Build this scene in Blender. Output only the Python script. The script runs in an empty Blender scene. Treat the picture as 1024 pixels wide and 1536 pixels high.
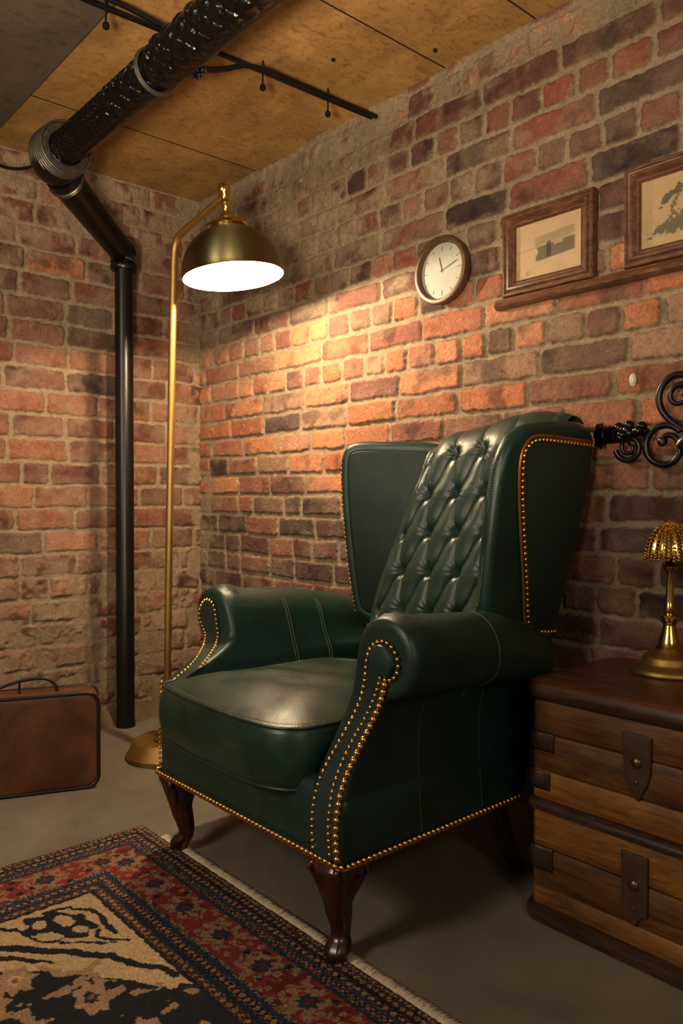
import bpy, bmesh, math, random
import numpy as np
from mathutils import Vector, Matrix
random.seed(5)
RNG = np.random.default_rng(11)
SC = bpy.context.scene
COL = SC.collection
EYE = 0.95
CEIL = 2.32
WALL_Y = 1.90      # face of the right brick wall
WALL_X = -3.15     # face of the left brick wall
pi = math.pi

# ------------------------------------------------------------------ colours
def lin(r, g, b):
    def f(c):
        c /= 255.0
        return c / 12.92 if c <= .04045 else ((c + .055) / 1.055) ** 2.4
    return (f(r), f(g), f(b))
def A3(c): return np.array(c, dtype=np.float64)

# ------------------------------------------------------------------ numpy noise
def _hash(ix, iy, seed):
    h = (ix.astype(np.int64) * 374761393 + iy.astype(np.int64) * 668265263 + seed * 1442695041) & 0xffffffff
    h = ((h ^ (h >> 13)) * 1274126177) & 0xffffffff
    h = h ^ (h >> 16)
    return (h & 0xffffff) / float(0xffffff)
def vn(x, y, seed=0):
    ix = np.floor(x); iy = np.floor(y)
    fx = x - ix; fy = y - iy
    fx = fx * fx * (3 - 2 * fx); fy = fy * fy * (3 - 2 * fy)
    a = _hash(ix, iy, seed); b = _hash(ix + 1, iy, seed)
    c = _hash(ix, iy + 1, seed); d = _hash(ix + 1, iy + 1, seed)
    return (a * (1 - fx) + b * fx) * (1 - fy) + (c * (1 - fx) + d * fx) * fy
def fbm(x, y, seed=0, o=4):
    s = 0; a = .5; n = 0
    for i in range(o):
        s = s + a * vn(x * 2 ** i, y * 2 ** i, seed + i * 17); n += a; a *= .5
    return s / n
def sstep(a, b, x):
    t = np.clip((x - a) / (b - a), 0, 1)
    return t * t * (3 - 2 * t)

# ------------------------------------------------------------------ materials
class NT:
    def __init__(s, name):
        s.m = bpy.data.materials.new(name); s.m.use_nodes = True
        s.t = s.m.node_tree; s.b = s.t.nodes['Principled BSDF']
    def n(s, typ, **k):
        o = s.t.nodes.new(typ)
        for a, v in k.items():
            if a in o.inputs.keys(): o.inputs[a].default_value = v
            else: setattr(o, a, v)
        return o
    def l(s, a, b): s.t.links.new(a, b)
def sock(node, name):
    return node.inputs[name]
def noise(T, scale, detail=4, rough=.6, dist=0, coord=None, map_scale=None):
    tc = T.n('ShaderNodeTexCoord')
    src = tc.outputs['Object']
    if map_scale:
        mp = T.n('ShaderNodeMapping'); mp.inputs['Scale'].default_value = map_scale
        T.l(src, mp.inputs['Vector']); src = mp.outputs['Vector']
    nz = T.n('ShaderNodeTexNoise'); nz.inputs['Scale'].default_value = scale
    nz.inputs['Detail'].default_value = detail; nz.inputs['Roughness'].default_value = rough
    nz.inputs['Distortion'].default_value = dist
    T.l(src, nz.inputs['Vector'])
    return nz.outputs['Fac']
def ramp(T, fac, stops):
    r = T.n('ShaderNodeValToRGB'); e = r.color_ramp.elements
    while len(e) < len(stops): e.new(.5)
    for i, (p, c) in enumerate(stops):
        e[i].position = p; e[i].color = (*c, 1)
    T.l(fac, r.inputs['Fac']); return r.outputs['Color']
def bump(T, fac, strength, dist):
    b = T.n('ShaderNodeBump'); b.inputs['Strength'].default_value = strength; b.inputs['Distance'].default_value = dist
    T.l(fac, b.inputs['Height']); T.l(b.outputs['Normal'], T.b.inputs['Normal']); return b
def mat(name, col, rough=.5, metal=0, var=0, vscale=20, bumps=0, bscale=200, bdist=.001, coat=0, map_scale=None, col2=None, spec=.5, rvar=0):
    T = NT(name)
    T.b.inputs['Roughness'].default_value = rough; T.b.inputs['Metallic'].default_value = metal
    T.b.inputs['Coat Weight'].default_value = coat; T.b.inputs['Coat Roughness'].default_value = .2
    T.b.inputs['Specular IOR Level'].default_value = spec
    c2 = col2 if col2 else tuple(x * (1 - var) for x in col)
    if var or col2:
        nz = noise(T, vscale, 5, .65, .3, map_scale=map_scale)
        T.l(ramp(T, nz, [(.3, c2), (.7, col)]), T.b.inputs['Base Color'])
        if rvar:
            mr = T.n('ShaderNodeMapRange'); T.l(nz, mr.inputs['Value'])
            mr.inputs['From Min'].default_value = .3; mr.inputs['From Max'].default_value = .7
            mr.inputs['To Min'].default_value = rough + rvar; mr.inputs['To Max'].default_value = rough - rvar
            T.l(mr.outputs['Result'], T.b.inputs['Roughness'])
    else: T.b.inputs['Base Color'].default_value = (*col, 1)
    if bumps: bump(T, noise(T, bscale, 3, .6, map_scale=map_scale), bumps, bdist)
    return T.m
def attr_mat(name, rough=.85, nscale=250, namp=.25, bstr=.5, bdist=.002, spec=.3):
    """material whose base colour is the mesh's own pattern (attribute Col) broken up by fine procedural grain"""
    T = NT(name)
    at = T.n('ShaderNodeAttribute'); at.attribute_name = 'Col'
    nz = noise(T, nscale, 5, .7)
    r = ramp(T, nz, [(.25, (1 - namp,) * 3), (.75, (1 + namp,) * 3)])
    mx = T.n('ShaderNodeVectorMath'); mx.operation = 'MULTIPLY'
    T.l(at.outputs['Color'], mx.inputs[0]); T.l(r, mx.inputs[1])
    T.l(mx.outputs['Vector'], T.b.inputs['Base Color'])
    T.b.inputs['Roughness'].default_value = rough; T.b.inputs['Specular IOR Level'].default_value = spec
    bump(T, nz, bstr, bdist)
    return T.m

def leather_mat(name, dark, mid, worn=None, rough=.36):
    T = NT(name)
    big = noise(T, 5, 4, .6, .5)
    c = ramp(T, big, [(.3, dark), (.7, mid)])
    if worn:
        n2 = noise(T, 9, 5, .65, .8)
        f = ramp(T, n2, [(.52, (0, 0, 0)), (.76, (.7, .7, .7))])
        mx = T.n('ShaderNodeMix'); mx.data_type = 'RGBA'
        T.l(f, mx.inputs['Factor']); T.l(c, mx.inputs['A']); mx.inputs['B'].default_value = (*worn, 1)
        c = mx.outputs['Result']
    T.l(c, T.b.inputs['Base Color'])
    T.b.inputs['Roughness'].default_value = rough
    mr = T.n('ShaderNodeMapRange'); T.l(noise(T, 14, 4, .6), mr.inputs['Value'])
    mr.inputs['From Min'].default_value = .3; mr.inputs['From Max'].default_value = .7
    mr.inputs['To Min'].default_value = rough - .06; mr.inputs['To Max'].default_value = rough + .09
    T.l(mr.outputs['Result'], T.b.inputs['Roughness'])
    tc = T.n('ShaderNodeTexCoord'); vo = T.n('ShaderNodeTexVoronoi'); vo.inputs['Scale'].default_value = 420
    T.l(tc.outputs['Object'], vo.inputs['Vector'])
    ad = T.n('ShaderNodeMath'); ad.operation = 'ADD'
    n3 = noise(T, 40, 4, .6, .6)
    ml = T.n('ShaderNodeMath'); ml.operation = 'MULTIPLY'; ml.inputs[1].default_value = 1.6
    T.l(n3, ml.inputs[0]); T.l(vo.outputs['Distance'], ad.inputs[0]); T.l(ml.outputs[0], ad.inputs[1])
    bump(T, ad.outputs[0], .22, .0012)
    return T.m

def wood_mat(name, dark, mid, light, grain_axis=(2, 14, 14), rough=.45, scale=3.2, bs=.15, coat=.1):
    T = NT(name)
    n1 = noise(T, scale, 6, .65, 1.2, map_scale=grain_axis)
    c1 = ramp(T, n1, [(.28, dark), (.5, mid), (.74, light)])
    n2 = noise(T, 4, 4, .6, .4)
    c2 = ramp(T, n2, [(.3, (.55, .5, .45)), (.65, (1, 1, 1))])
    mx = T.n('ShaderNodeVectorMath'); mx.operation = 'MULTIPLY'
    T.l(c1, mx.inputs[0]); T.l(c2, mx.inputs[1]); T.l(mx.outputs['Vector'], T.b.inputs['Base Color'])
    T.b.inputs['Roughness'].default_value = rough; T.b.inputs['Coat Weight'].default_value = coat
    T.b.inputs['Coat Roughness'].default_value = .3
    bump(T, n1, bs, .002)
    return T.m

M = {}
M['leather'] = leather_mat('green_leather', lin(14, 36, 32), lin(25, 56, 49), rough=.39)
M['leather_lining'] = leather_mat('green_wing_leather', lin(12, 28, 25), lin(20, 41, 36), rough=.5); M['leather_lining'].node_tree.nodes['Principled BSDF'].inputs['Specular IOR Level'].default_value = .28
M['leather_seat'] = leather_mat('green_seat_leather', lin(18, 42, 35), lin(31, 62, 51), worn=lin(58, 66, 46), rough=.34)
M['leather_tuft'] = leather_mat('green_tufted_leather', lin(18, 38, 33), lin(32, 55, 47), worn=lin(58, 68, 50), rough=.37)
M['leather_face'] = leather_mat('green_facing_leather', lin(22, 42, 42), lin(32, 54, 52))
M['side_cloth'] = mat('dark_green_side_panel', lin(25, 40, 34), .75, var=.3, vscale=60, bumps=.4, bscale=700, bdist=.0008)
M['thread'] = mat('pale_thread', lin(120, 122, 98), .7, var=.3, vscale=300)
M['nail'] = mat('brass_nail', lin(224, 180, 104), .3, 1, var=.35, vscale=60)
M['gimp'] = mat('copper_piping', lin(150, 92, 40), .4, .6, var=.4, vscale=40)
M['mahogany'] = wood_mat('dark_mahogany', lin(30, 12, 9), lin(56, 26, 18), lin(82, 42, 28), (9, 9, 2), .27, coat=.35)
M['brass'] = mat('polished_brass', lin(226, 188, 108), .22, 1, var=.25, vscale=30)
M['brass_dull'] = mat('satin_brass_pole', lin(176, 142, 82), .52, 1, var=.25, vscale=20)
M['shade_brass'] = mat('brushed_antique_brass', lin(136, 126, 90), .40, 1, var=.2, vscale=25, bumps=.15, bscale=60, bdist=.0006, map_scale=(1, 1, 16))
_t = M['shade_brass'].node_tree; _b = _t.nodes['Principled BSDF']; _b.inputs['Anisotropic'].default_value = .8
_n = _t.nodes.new('ShaderNodeTangent'); _n.direction_type = 'RADIAL'; _n.axis = 'Z'; _t.links.new(_n.outputs[0], _b.inputs['Tangent']); _b.inputs['Anisotropic Rotation'].default_value = 0.25
M['shade_inner'] = mat('white_enamel', (.9, .86, .78), .5)
M['black_iron'] = mat('black_painted_iron', lin(22, 20, 19), .33, .35, var=.4, vscale=30, bumps=.25, bscale=90, bdist=.001)
M['black_gloss'] = mat('glossy_black_casting', lin(20, 19, 20), .24, .5, var=.3, vscale=40, bumps=.3, bscale=120, bdist=.001)
M['gunmetal'] = mat('worn_grey_metal', lin(118, 114, 106), .38, .85, var=.5, vscale=50)
M['dark_metal'] = mat('dark_bracket_metal', lin(88, 74, 60), .45, .75, var=.5, vscale=60, bumps=.3, bscale=80, bdist=.001)
M['trunk_plank'] = wood_mat('trunk_planks', lin(76, 44, 18), lin(140, 90, 38), lin(178, 120, 54), (2, 16, 16), .48, 3)
M['trunk_plank_dark'] = wood_mat('trunk_planks_dark', lin(56, 34, 18), lin(102, 64, 30), lin(134, 88, 42), (2, 16, 16), .48, 3)
M['trunk_top'] = wood_mat('trunk_top', lin(58, 32, 18), lin(94, 54, 30), lin(120, 72, 42), (2, 10, 10), .36, 3, coat=.3)
M['trunk_rim'] = wood_mat('trunk_rim', lin(40, 26, 19), lin(64, 44, 32), lin(88, 62, 46), (3, 20, 20), .38, 4)
M['strap'] = mat('brown_leather_strap', lin(78, 56, 42), .45, .1, var=.45, vscale=25, bumps=.3, bscale=90)
M['stud'] = mat('old_brass_stud', lin(120, 104, 72), .4, .9, var=.4, vscale=60)
M['case'] = leather_mat('brown_case_leather', lin(54, 30, 18), lin(122, 68, 34), worn=lin(70, 50, 34), rough=.5)
M['case_trim'] = mat('black_case_trim', lin(28, 22, 20), .4, var=.3)
M['frame'] = wood_mat('walnut_frame', lin(58, 34, 22), lin(98, 62, 42), lin(132, 92, 66), (4, 14, 14), .4, 4)
M['frame_dark'] = mat('dark_frame_back', lin(34, 24, 18), .6, var=.3)
M['clock_rim'] = mat('clock_brown_rim', lin(92, 66, 42), .42, .25, var=.3, vscale=30)
M['clock_face'] = mat('clock_aged_dial', lin(146, 145, 135), .6, var=.12, vscale=14)
M['ink'] = mat('black_ink', lin(30, 28, 26), .6)
M['plug'] = mat('white_plaster_plug', lin(206, 200, 186), .7, var=.3, vscale=90, bumps=.8, bscale=120, bdist=.004)
M['fringe'] = mat('cream_wool_fringe', lin(212, 192, 164), .95, var=.3, vscale=80)
M['print'] = attr_mat('sepia_print', .55, 120, .08, .02, .0003)
M['brick'] = attr_mat('old_brick_wall', .84, 150, .42, .95, .005, .4)
M['pile'] = attr_mat('wool_pile', .95, 420, .3, .6, .002, .1)

# glass pane: clear for straight light, mirror-like at its face
T = NT('picture_glass'); g = T.n('ShaderNodeBsdfGlossy'); g.inputs['Roughness'].default_value = .03
tr = T.n('ShaderNodeBsdfTransparent'); lw = T.n('ShaderNodeLayerWeight'); lw.inputs['Blend'].default_value = .5; pw_ = T.n('ShaderNodeMath'); pw_.operation = 'POWER'; pw_.inputs[1].default_value = 4.0; T.l(lw.outputs['Facing'], pw_.inputs[0]); fr = T.n('ShaderNodeMath'); fr.operation = 'MULTIPLY_ADD'; fr.inputs[1].default_value = .9; fr.inputs[2].default_value = .045; T.l(pw_.outputs[0], fr.inputs[0])
mx = T.n('ShaderNodeMixShader'); T.l(fr.outputs[0], mx.inputs[0]); T.l(tr.outputs[0], mx.inputs[1]); T.l(g.outputs[0], mx.inputs[2])
T.l(mx.outputs[0], T.t.nodes['Material Output'].inputs['Surface']); M['glass'] = T.m
# bulb
T = NT('warm_bulb'); T.b.inputs['Emission Color'].default_value = (1, .72, .4, 1); T.b.inputs['Emission Strength'].default_value = 45
T.b.inputs['Base Color'].default_value = (1, .9, .8, 1); M['bulb'] = T.m

# floor
T = NT('worn_grey_floor')
c1 = ramp(T, noise(T, 2.2, 6, .6, .6), [(.3, lin(92, 84, 70)), (.7, lin(128, 118, 100))])
c2 = ramp(T, noise(T, 300, 3, .7), [(.3, (.72, .72, .72)), (.7, (1.2, 1.2, 1.2))])
mx = T.n('ShaderNodeVectorMath'); mx.operation = 'MULTIPLY'; T.l(c1, mx.inputs[0]); T.l(c2, mx.inputs[1])
T.l(mx.outputs[0], T.b.inputs['Base Color']); T.b.inputs['Roughness'].default_value = .8
bump(T, noise(T, 240, 4, .7), .5, .002); M['floor'] = T.m
# ceiling boards
def board(name, a, b, sp):
    T = NT(name)
    c1 = ramp(T, noise(T, 2.6, 6, .7, .7, map_scale=(1, 1.6, 1)), [(.28, a), (.52, tuple((x + y) / 2 for x, y in zip(a, b))), (.75, b)])
    n2 = noise(T, 30, 6, .75, .8, map_scale=(1.8, 1, 1)); c2 = ramp(T, n2, [(.34, sp), (.5, (1, 1, 1))])
    mx = T.n('ShaderNodeVectorMath'); mx.operation = 'MULTIPLY'; T.l(c1, mx.inputs[0]); T.l(c2, mx.inputs[1])
    T.l(mx.outputs[0], T.b.inputs['Base Color']); T.b.inputs['Roughness'].default_value = .75
    bump(T, n2, .3, .002); return T.m
M['ceiling'] = board('ochre_ceiling_board', lin(122, 88, 48), lin(190, 148, 86), (.55, .5, .42))
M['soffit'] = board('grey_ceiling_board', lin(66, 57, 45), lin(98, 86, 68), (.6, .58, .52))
M['seam'] = mat('dark_board_joint', lin(30, 20, 12), .9)

# ------------------------------------------------------------------ object helpers
def link(name, me, m=None, parent=None, smooth=True, angle=40):
    if m is not None: me.materials.append(m)
    if smooth:
        me.polygons.foreach_set('use_smooth', [True] * len(me.polygons))
        if angle: me.set_sharp_from_angle(angle=math.radians(angle))
    o = bpy.data.objects.new(name, me); COL.objects.link(o)
    if parent is not None: o.parent = parent
    return o
class G:
    def __init__(s): s.v = []; s.f = []
    def add(s, vs, fs):
        k = len(s.v); s.v += [tuple(v) for v in vs]; s.f += [tuple(i + k for i in f) for f in fs]; return s
    def grid(s, rows, close_u=False, close_v=False, cap=False):
        """rows: list of rings of equal length"""
        n = len(rows[0]); m = len(rows); k = len(s.v)
        for r in rows: s.v += [tuple(p) for p in r]
        for i in range(m if close_v else m - 1):
            for j in range(n if close_u else n - 1):
                a = k + i * n + j; b = k + i * n + (j + 1) % n
                i2 = (i + 1) % m
                c = k + i2 * n + (j + 1) % n; d = k + i2 * n + j
                s.f.append((a, b, c, d))
        if cap:
            s.f.append(tuple(k + j for j in reversed(range(n))))
            s.f.append(tuple(k + (m - 1) * n + j for j in range(n)))
        return s
    def tube(s, pts, r, seg=10, closed=False, cap=True):
        P = [Vector(p) for p in pts]; n = len(P)
        rr = r if isinstance(r, (list, tuple)) else [r] * n
        rings = []; prev = None
        for i in range(n):
            if closed: t = P[(i + 1) % n] - P[i - 1]
            else: t = P[min(i + 1, n - 1)] - P[max(i - 1, 0)]
            t.normalize()
            if prev is None:
                a = Vector((0, 0, 1)) if abs(t.z) < .9 else Vector((1, 0, 0))
                u = t.cross(a).normalized()
            else:
                u = (prev - t * prev.dot(t)).normalized()
            prev = u; w = t.cross(u)
            rings.append([P[i] + (u * math.cos(2 * pi * k / seg) + w * math.sin(2 * pi * k / seg)) * rr[i] for k in range(seg)])
        return s.grid(rings, True, closed, cap and not closed)
    def lathe(s, prof, seg=32, mtx=None, cap=True, mod=None):
        """prof: (r,z) list"""
        rings = []
        for i, (r, z) in enumerate(prof):
            ring = []
            for k in range(seg):
                a = 2 * pi * k / seg; q = mod(a, i / (len(prof) - 1)) if mod else 1
                p = Vector((r * q * math.cos(a), r * q * math.sin(a), z))
                ring.append(mtx @ p if mtx else p)
            rings.append(ring)
        return s.grid(rings, True, False, cap)
    def box(s, lo, hi, bev=0, mtx=None, seg=2):
        bm = bmesh.new(); bmesh.ops.create_cube(bm, size=1)
        for v in bm.verts: v.co = Vector([lo[i] + (v.co[i] + .5) * (hi[i] - lo[i]) for i in range(3)])
        if bev: bmesh.ops.bevel(bm, geom=bm.edges[:] + bm.verts[:], offset=bev, segments=seg, profile=.5, affect='EDGES')
        if mtx: bmesh.ops.transform(bm, matrix=mtx, verts=bm.verts)
        bm.verts.ensure_lookup_table()
        vs = [v.co.copy() for v in bm.verts]; fs = [[v.index for v in f.verts] for f in bm.faces]
        bm.free(); return s.add(vs, fs)
    def mesh(s, name):
        me = bpy.data.meshes.new(name); me.from_pydata(s.v, [], s.f)
        bm = bmesh.new(); bm.from_mesh(me); bmesh.ops.recalc_face_normals(bm, faces=bm.faces); bm.to_mesh(me); bm.free()
        return me
    def obj(s, name, m, parent=None, smooth=True, angle=40, sub=0):
        o = link(name, s.mesh(name), m, parent, smooth, angle)
        if sub:
            md = o.modifiers.new('s', 'SUBSURF'); md.levels = sub; md.render_levels = sub
        return o
def thing(name, label, cat, loc=(0, 0, 0), group=None):
    o = bpy.data.objects.new(name, None); COL.objects.link(o); o.location = loc
    o['label'] = label; o['category'] = cat; o.empty_display_size = .1
    if group: o['group'] = group
    return o
def tag(o, label, cat): o['label'] = label; o['category'] = cat; return o
def struct(o): o['kind'] = 'structure'; return o
def settle(root):
    """geometry was written in world metres: shift the children so they hang off the root at its base"""
    bpy.context.view_layer.update()
    inv = Matrix.Translation(-Vector(root.location))
    done = set()
    def shift(o):
        if o.type == 'MESH' and o.get('_local') is None:
            if o.data.name not in done:
                o.data.transform(inv); done.add(o.data.name)
        elif o.get('_local') is not None: o.location = Vector(o.location) - Vector(root.location)
    for c in root.children:
        shift(c)
        for d in c.children: 
            if c.get('_local') is None: shift(d)
def chaikin(p, n=2, closed=True):
    for _ in range(n):
        q = []; m = len(p)
        for i in range(m if closed else m - 1):
            a = p[i]; b = p[(i + 1) % m]
            q.append(tuple(.75 * x + .25 * y for x, y in zip(a, b))); q.append(tuple(.25 * x + .75 * y for x, y in zip(a, b)))
        if not closed: q = [p[0]] + q + [p[-1]]
        p = q
    return p
def resample(pts, step=None, n=None, closed=False):
    P = [Vector(p) for p in pts]
    if closed: P.append(P[0].copy())
    L = [0]
    for a, b in zip(P, P[1:]): L.append(L[-1] + (b - a).length)
    if n is None: n = max(2, int(round(L[-1] / step)) + (0 if closed else 1))
    out = []; j = 0
    for i in range(n):
        d = L[-1] * i / (n if closed else n - 1)
        while j < len(L) - 2 and L[j + 1] < d: j += 1
        t = (d - L[j]) / max(1e-9, L[j + 1] - L[j]); out.append(P[j].lerp(P[j + 1], min(1, t)))
    return out
def inset2(loop, d):
    """inset a closed 2D loop by d (sign chosen so it shrinks)"""
    n = len(loop); area = sum(loop[i][0] * loop[(i + 1) % n][1] - loop[(i + 1) % n][0] * loop[i][1] for i in range(n))
    sg = 1 if area > 0 else -1; out = []
    for i in range(n):
        a = Vector(loop[i - 1]); b = Vector(loop[i]); c = Vector(loop[(i + 1) % n])
        t = (c - a)
        if t.length < 1e-9: out.append(tuple(b)); continue
        t.normalize(); nn = Vector((-t.y, t.x)) * sg; out.append(tuple(b + nn * d))
    return out
def slab(g, loop, T, bev, mp, steps=4, crown=0, fan=False):
    """thick padded panel from a 2D outline; mp(a,b,t) -> xyz, t is 0 (front face) .. T"""
    rings = []
    if crown:
        for k in (3, 2, 1):
            rings.append([mp(p[0], p[1], -crown * math.sin(k / 3 * pi / 2)) for p in inset2(loop, bev + .012 * k)])
    head = rings
    body = [[mp(p[0], p[1], bev * (1 - math.cos(pi / 2 * k / steps))) for p in inset2(loop, bev * (1 - math.sin(pi / 2 * k / steps)))] for k in range(steps + 1)]
    tail = [[mp(p[0], p[1], T - bev * (1 - math.cos(pi / 2 * k / steps))) for p in inset2(loop, bev * (1 - math.sin(pi / 2 * k / steps)))] for k in range(steps, -1, -1)]
    if fan:
        cx_ = sum(p[0] for p in loop) / len(loop); cy_ = sum(p[1] for p in loop) / len(loop)
        def inn_(k, t): return [mp(cx_ + (p[0] - cx_) * k, cy_ + (p[1] - cy_) * k, t) for p in inset2(loop, bev)]
        body = [inn_(k, -crown * (1 - k * k)) for k in (0, .15, .3, .45, .6, .75, .9)] + body
        tail = tail + [inn_(k, T) for k in (.9, .6, .3, 0)]
        g.grid(body + tail, True, False, False); return g
    g.grid(head + body + tail, True, False, True); return g
def grid_mesh(name, V, nu, nv, col=None):
    """V: (nv,nu,3) array -> quad mesh, optional per-vertex colour"""
    me = bpy.data.meshes.new(name)
    nvt = nu * nv; idx = np.arange(nvt).reshape(nv, nu)
    q = np.stack([idx[:-1, :-1], idx[:-1, 1:], idx[1:, 1:], idx[1:, :-1]], -1).reshape(-1, 4)
    me.vertices.add(nvt); me.vertices.foreach_set('co', V.reshape(-1).astype(np.float32))
    me.loops.add(q.size); me.loops.foreach_set('vertex_index', q.reshape(-1).astype(np.int32))
    me.polygons.add(len(q)); me.polygons.foreach_set('loop_start', (np.arange(len(q)) * 4).astype(np.int32))
    me.polygons.foreach_set('loop_total', np.full(len(q), 4, dtype=np.int32))
    me.update(calc_edges=True)
    if col is not None:
        ca = me.color_attributes.new('Col', 'FLOAT_COLOR', 'POINT')
        c = np.ones((nvt, 4), dtype=np.float32); c[:, :3] = col.reshape(-1, 3); ca.data.foreach_set('color', c.reshape(-1))
    me.polygons.foreach_set('use_smooth', [True] * len(q))
    return me

# ================================================================== SETTING
def brick_wall(name, u0, u1, z1, step, rows, mpx, palette_fn, seed, ground=.012):
    """rows: list of (z_low, z_high, kind, phase); mpx(u,z,h)->xyz arrays"""
    nu = int((u1 - u0) / step) + 1; nz = int(z1 / step) + 1
    u, z = np.meshgrid(np.linspace(u0, u1, nu), np.linspace(0, z1, nz))
    wu = u + .006 * (fbm(u * 22, z * 22, seed) - .5) * 2 + .0035 * (vn(u * 90, z * 90, seed + 3) - .5) * 2
    wz = z + .007 * (fbm(u * 9, z * 20, seed + 5) - .5) * 2 + .003 * (vn(u * 80, z * 80, seed + 7) - .5) * 2 + .010 * (vn(u * 1.7, z * 3, seed + 8) - .5)
    rough = palette_fn('rough', u, z)                      # 0 crisp .. 1 crumbling
    mask = np.zeros_like(u); bc = np.zeros(u.shape + (3,)); bh = np.zeros_like(u); edge = np.ones_like(u) * -1
    rr = random.Random(seed)
    for (za, zb, kind, ph) in rows:
        sel = (wz >= za) & (wz < zb)
        if not sel.any(): continue
        xs = [u0 - .4 + ph]
        while xs[-1] < u1 + .3:
            L = {'h': rr.uniform(.095, .125), 's': rr.uniform(.205, .25), 'm': rr.choice([.105, .115, .215, .235, .16]), 'l': rr.uniform(.235, .29)}[kind]
            xs.append(xs[-1] + L)
        xs = np.array(xs); U = wu[sel]; Z = wz[sel]
        k = np.clip(np.searchsorted(xs, U) - 1, 0, len(xs) - 2)
        cx = (xs[k] + xs[k + 1]) / 2; hw = (xs[k + 1] - xs[k]) / 2
        gap = .0062 + .004 * np.array([rr.random() for _ in xs])[k]
        cz = (za + zb) / 2; hz = (zb - za) / 2
        dx = np.abs(U - cx) - (hw - gap); dz = np.abs(Z - cz) - (hz - gap * .95)
        rad = .010
        d = np.minimum(np.maximum(dx + rad, dz + rad), 0) + np.sqrt(np.maximum(dx + rad, 0) ** 2 + np.maximum(dz + rad, 0) ** 2) - rad
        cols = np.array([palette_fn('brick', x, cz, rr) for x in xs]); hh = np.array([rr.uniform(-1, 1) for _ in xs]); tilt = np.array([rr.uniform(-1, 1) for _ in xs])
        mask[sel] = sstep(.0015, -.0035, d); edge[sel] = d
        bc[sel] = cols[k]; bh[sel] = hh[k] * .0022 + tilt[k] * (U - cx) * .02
    n1 = fbm(u * 16, z * 16, seed + 21, 5); n2 = fbm(u * 70, z * 70, seed + 22, 4); n3 = fbm(u * 4, z * 4, seed + 23, 4)
    crumble = np.clip(rough * 1.5 * sstep(.38, .62, n1), 0, 1)
    m2 = mask * (1 - .85 * crumble)
    h = m2 * .0105 + bh * mask + (n2 - .5) * .0035 + (n1 - .5) * .005 + (n3 - .5) * rough * .02
    # pits
    h -= .004 * sstep(.66, .75, n2) * mask
    mort = palette_fn('mortar', u, z)
    mort = mort * (.72 + .5 * fbm(u * 45, z * 45, seed + 31, 3))[..., None]
    br = bc * (.62 + .72 * n2)[..., None]
    warm = (n1 - .5)[..., None] * A3((.10, .03, .0)); br = np.clip(br + warm * bc * 3, 0, 1)
    soot = sstep(.56, .72, fbm(u * 11, z * 11, seed + 41, 4))[..., None]
    br = br * (1 - .55 * soot)
    lime = palette_fn('lime', u, z) * sstep(.42, .62, fbm(u * 7, z * 13, seed + 51, 5)) * (.45 + .75 * n2)
    lime = np.clip(lime, 0, 1)[..., None]
    br = br * (1 - lime) + mort * .95 * lime
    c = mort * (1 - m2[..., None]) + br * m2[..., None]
    # thin broken dark line along the brick edges
    c *= (1 - .45 * np.exp(-((edge + .0005) / .0022) ** 2) * (vn(u * 30, z * 30, seed + 61) > .42) * (1 - rough * .5))[..., None]
    V = mpx(u, z, h)
    me = grid_mesh(name, V, nu, nz, np.clip(c, 0, 1))
    me.materials.append(M['brick']); o = bpy.data.objects.new(name, me); COL.objects.link(o); return struct(o)

OR = [lin(164, 98, 64), lin(152, 88, 60), lin(176, 114, 76), lin(146, 86, 62), lin(170, 110, 78)]
RD = [lin(124, 74, 58), lin(112, 66, 54), lin(132, 82, 64), lin(102, 60, 50), lin(122, 78, 62), lin(138, 88, 68)]
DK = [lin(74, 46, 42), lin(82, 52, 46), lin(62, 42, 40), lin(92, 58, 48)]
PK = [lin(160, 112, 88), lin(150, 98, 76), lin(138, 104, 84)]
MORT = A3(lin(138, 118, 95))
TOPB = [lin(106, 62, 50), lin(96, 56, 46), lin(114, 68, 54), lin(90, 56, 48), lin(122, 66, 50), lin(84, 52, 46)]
def pal_right(what, u, z, rr=None):
    if what == 'mortar':
        m = np.ones(u.shape + (3,)) * MORT
        top = sstep(2.15, 2.24, z)[..., None]; return m * (1 - top) + A3(lin(134, 118, 96)) * top
    if what == 'rough':
        return .12 + .55 * sstep(1.65, 2.0, z) * sstep(-1.3, -2.2, u) + .45 * sstep(-2.95, -3.1, u) + .25 * sstep(.7, .3, z) + 1.2 * sstep(2.17, 2.24, z)
    if what == 'lime':
        return .25 + .75 * sstep(1.55, 1.75, z) * sstep(-1.0, -1.9, u) + .15 * sstep(1.2, 1.0, z)
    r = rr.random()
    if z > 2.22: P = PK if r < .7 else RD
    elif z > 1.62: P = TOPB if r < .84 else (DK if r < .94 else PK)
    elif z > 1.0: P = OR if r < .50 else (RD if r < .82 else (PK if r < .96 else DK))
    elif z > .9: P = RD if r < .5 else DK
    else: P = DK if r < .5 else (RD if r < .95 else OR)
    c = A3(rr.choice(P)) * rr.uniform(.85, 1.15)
    return c
rowsR = []
p = .083; k = -17; z = 1.384 + p * k
kinds = {9: 'l', 8: 'h', 7: 'l', 6: 'h', 5: 'l', 4: 'h', 3: 'l', 2: 'h', 1: 'l', 0: 'h', -1: 'l', -2: 'l', -3: 's', -4: 'm', -5: 's', -6: 'm'}
rp = random.Random(3)
for k in range(-17, 12):
    rowsR.append((1.384 + p * k, 1.384 + p * (k + 1), kinds.get(k, rp.choice(['s', 'm', 's', 's'])) if k < 10 else 'l', rp.uniform(0, .2)))
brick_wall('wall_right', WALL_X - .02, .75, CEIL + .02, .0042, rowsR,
           lambda u, z, h: np.stack([u, WALL_Y - h + .008, z], -1), pal_right, 101)
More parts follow.
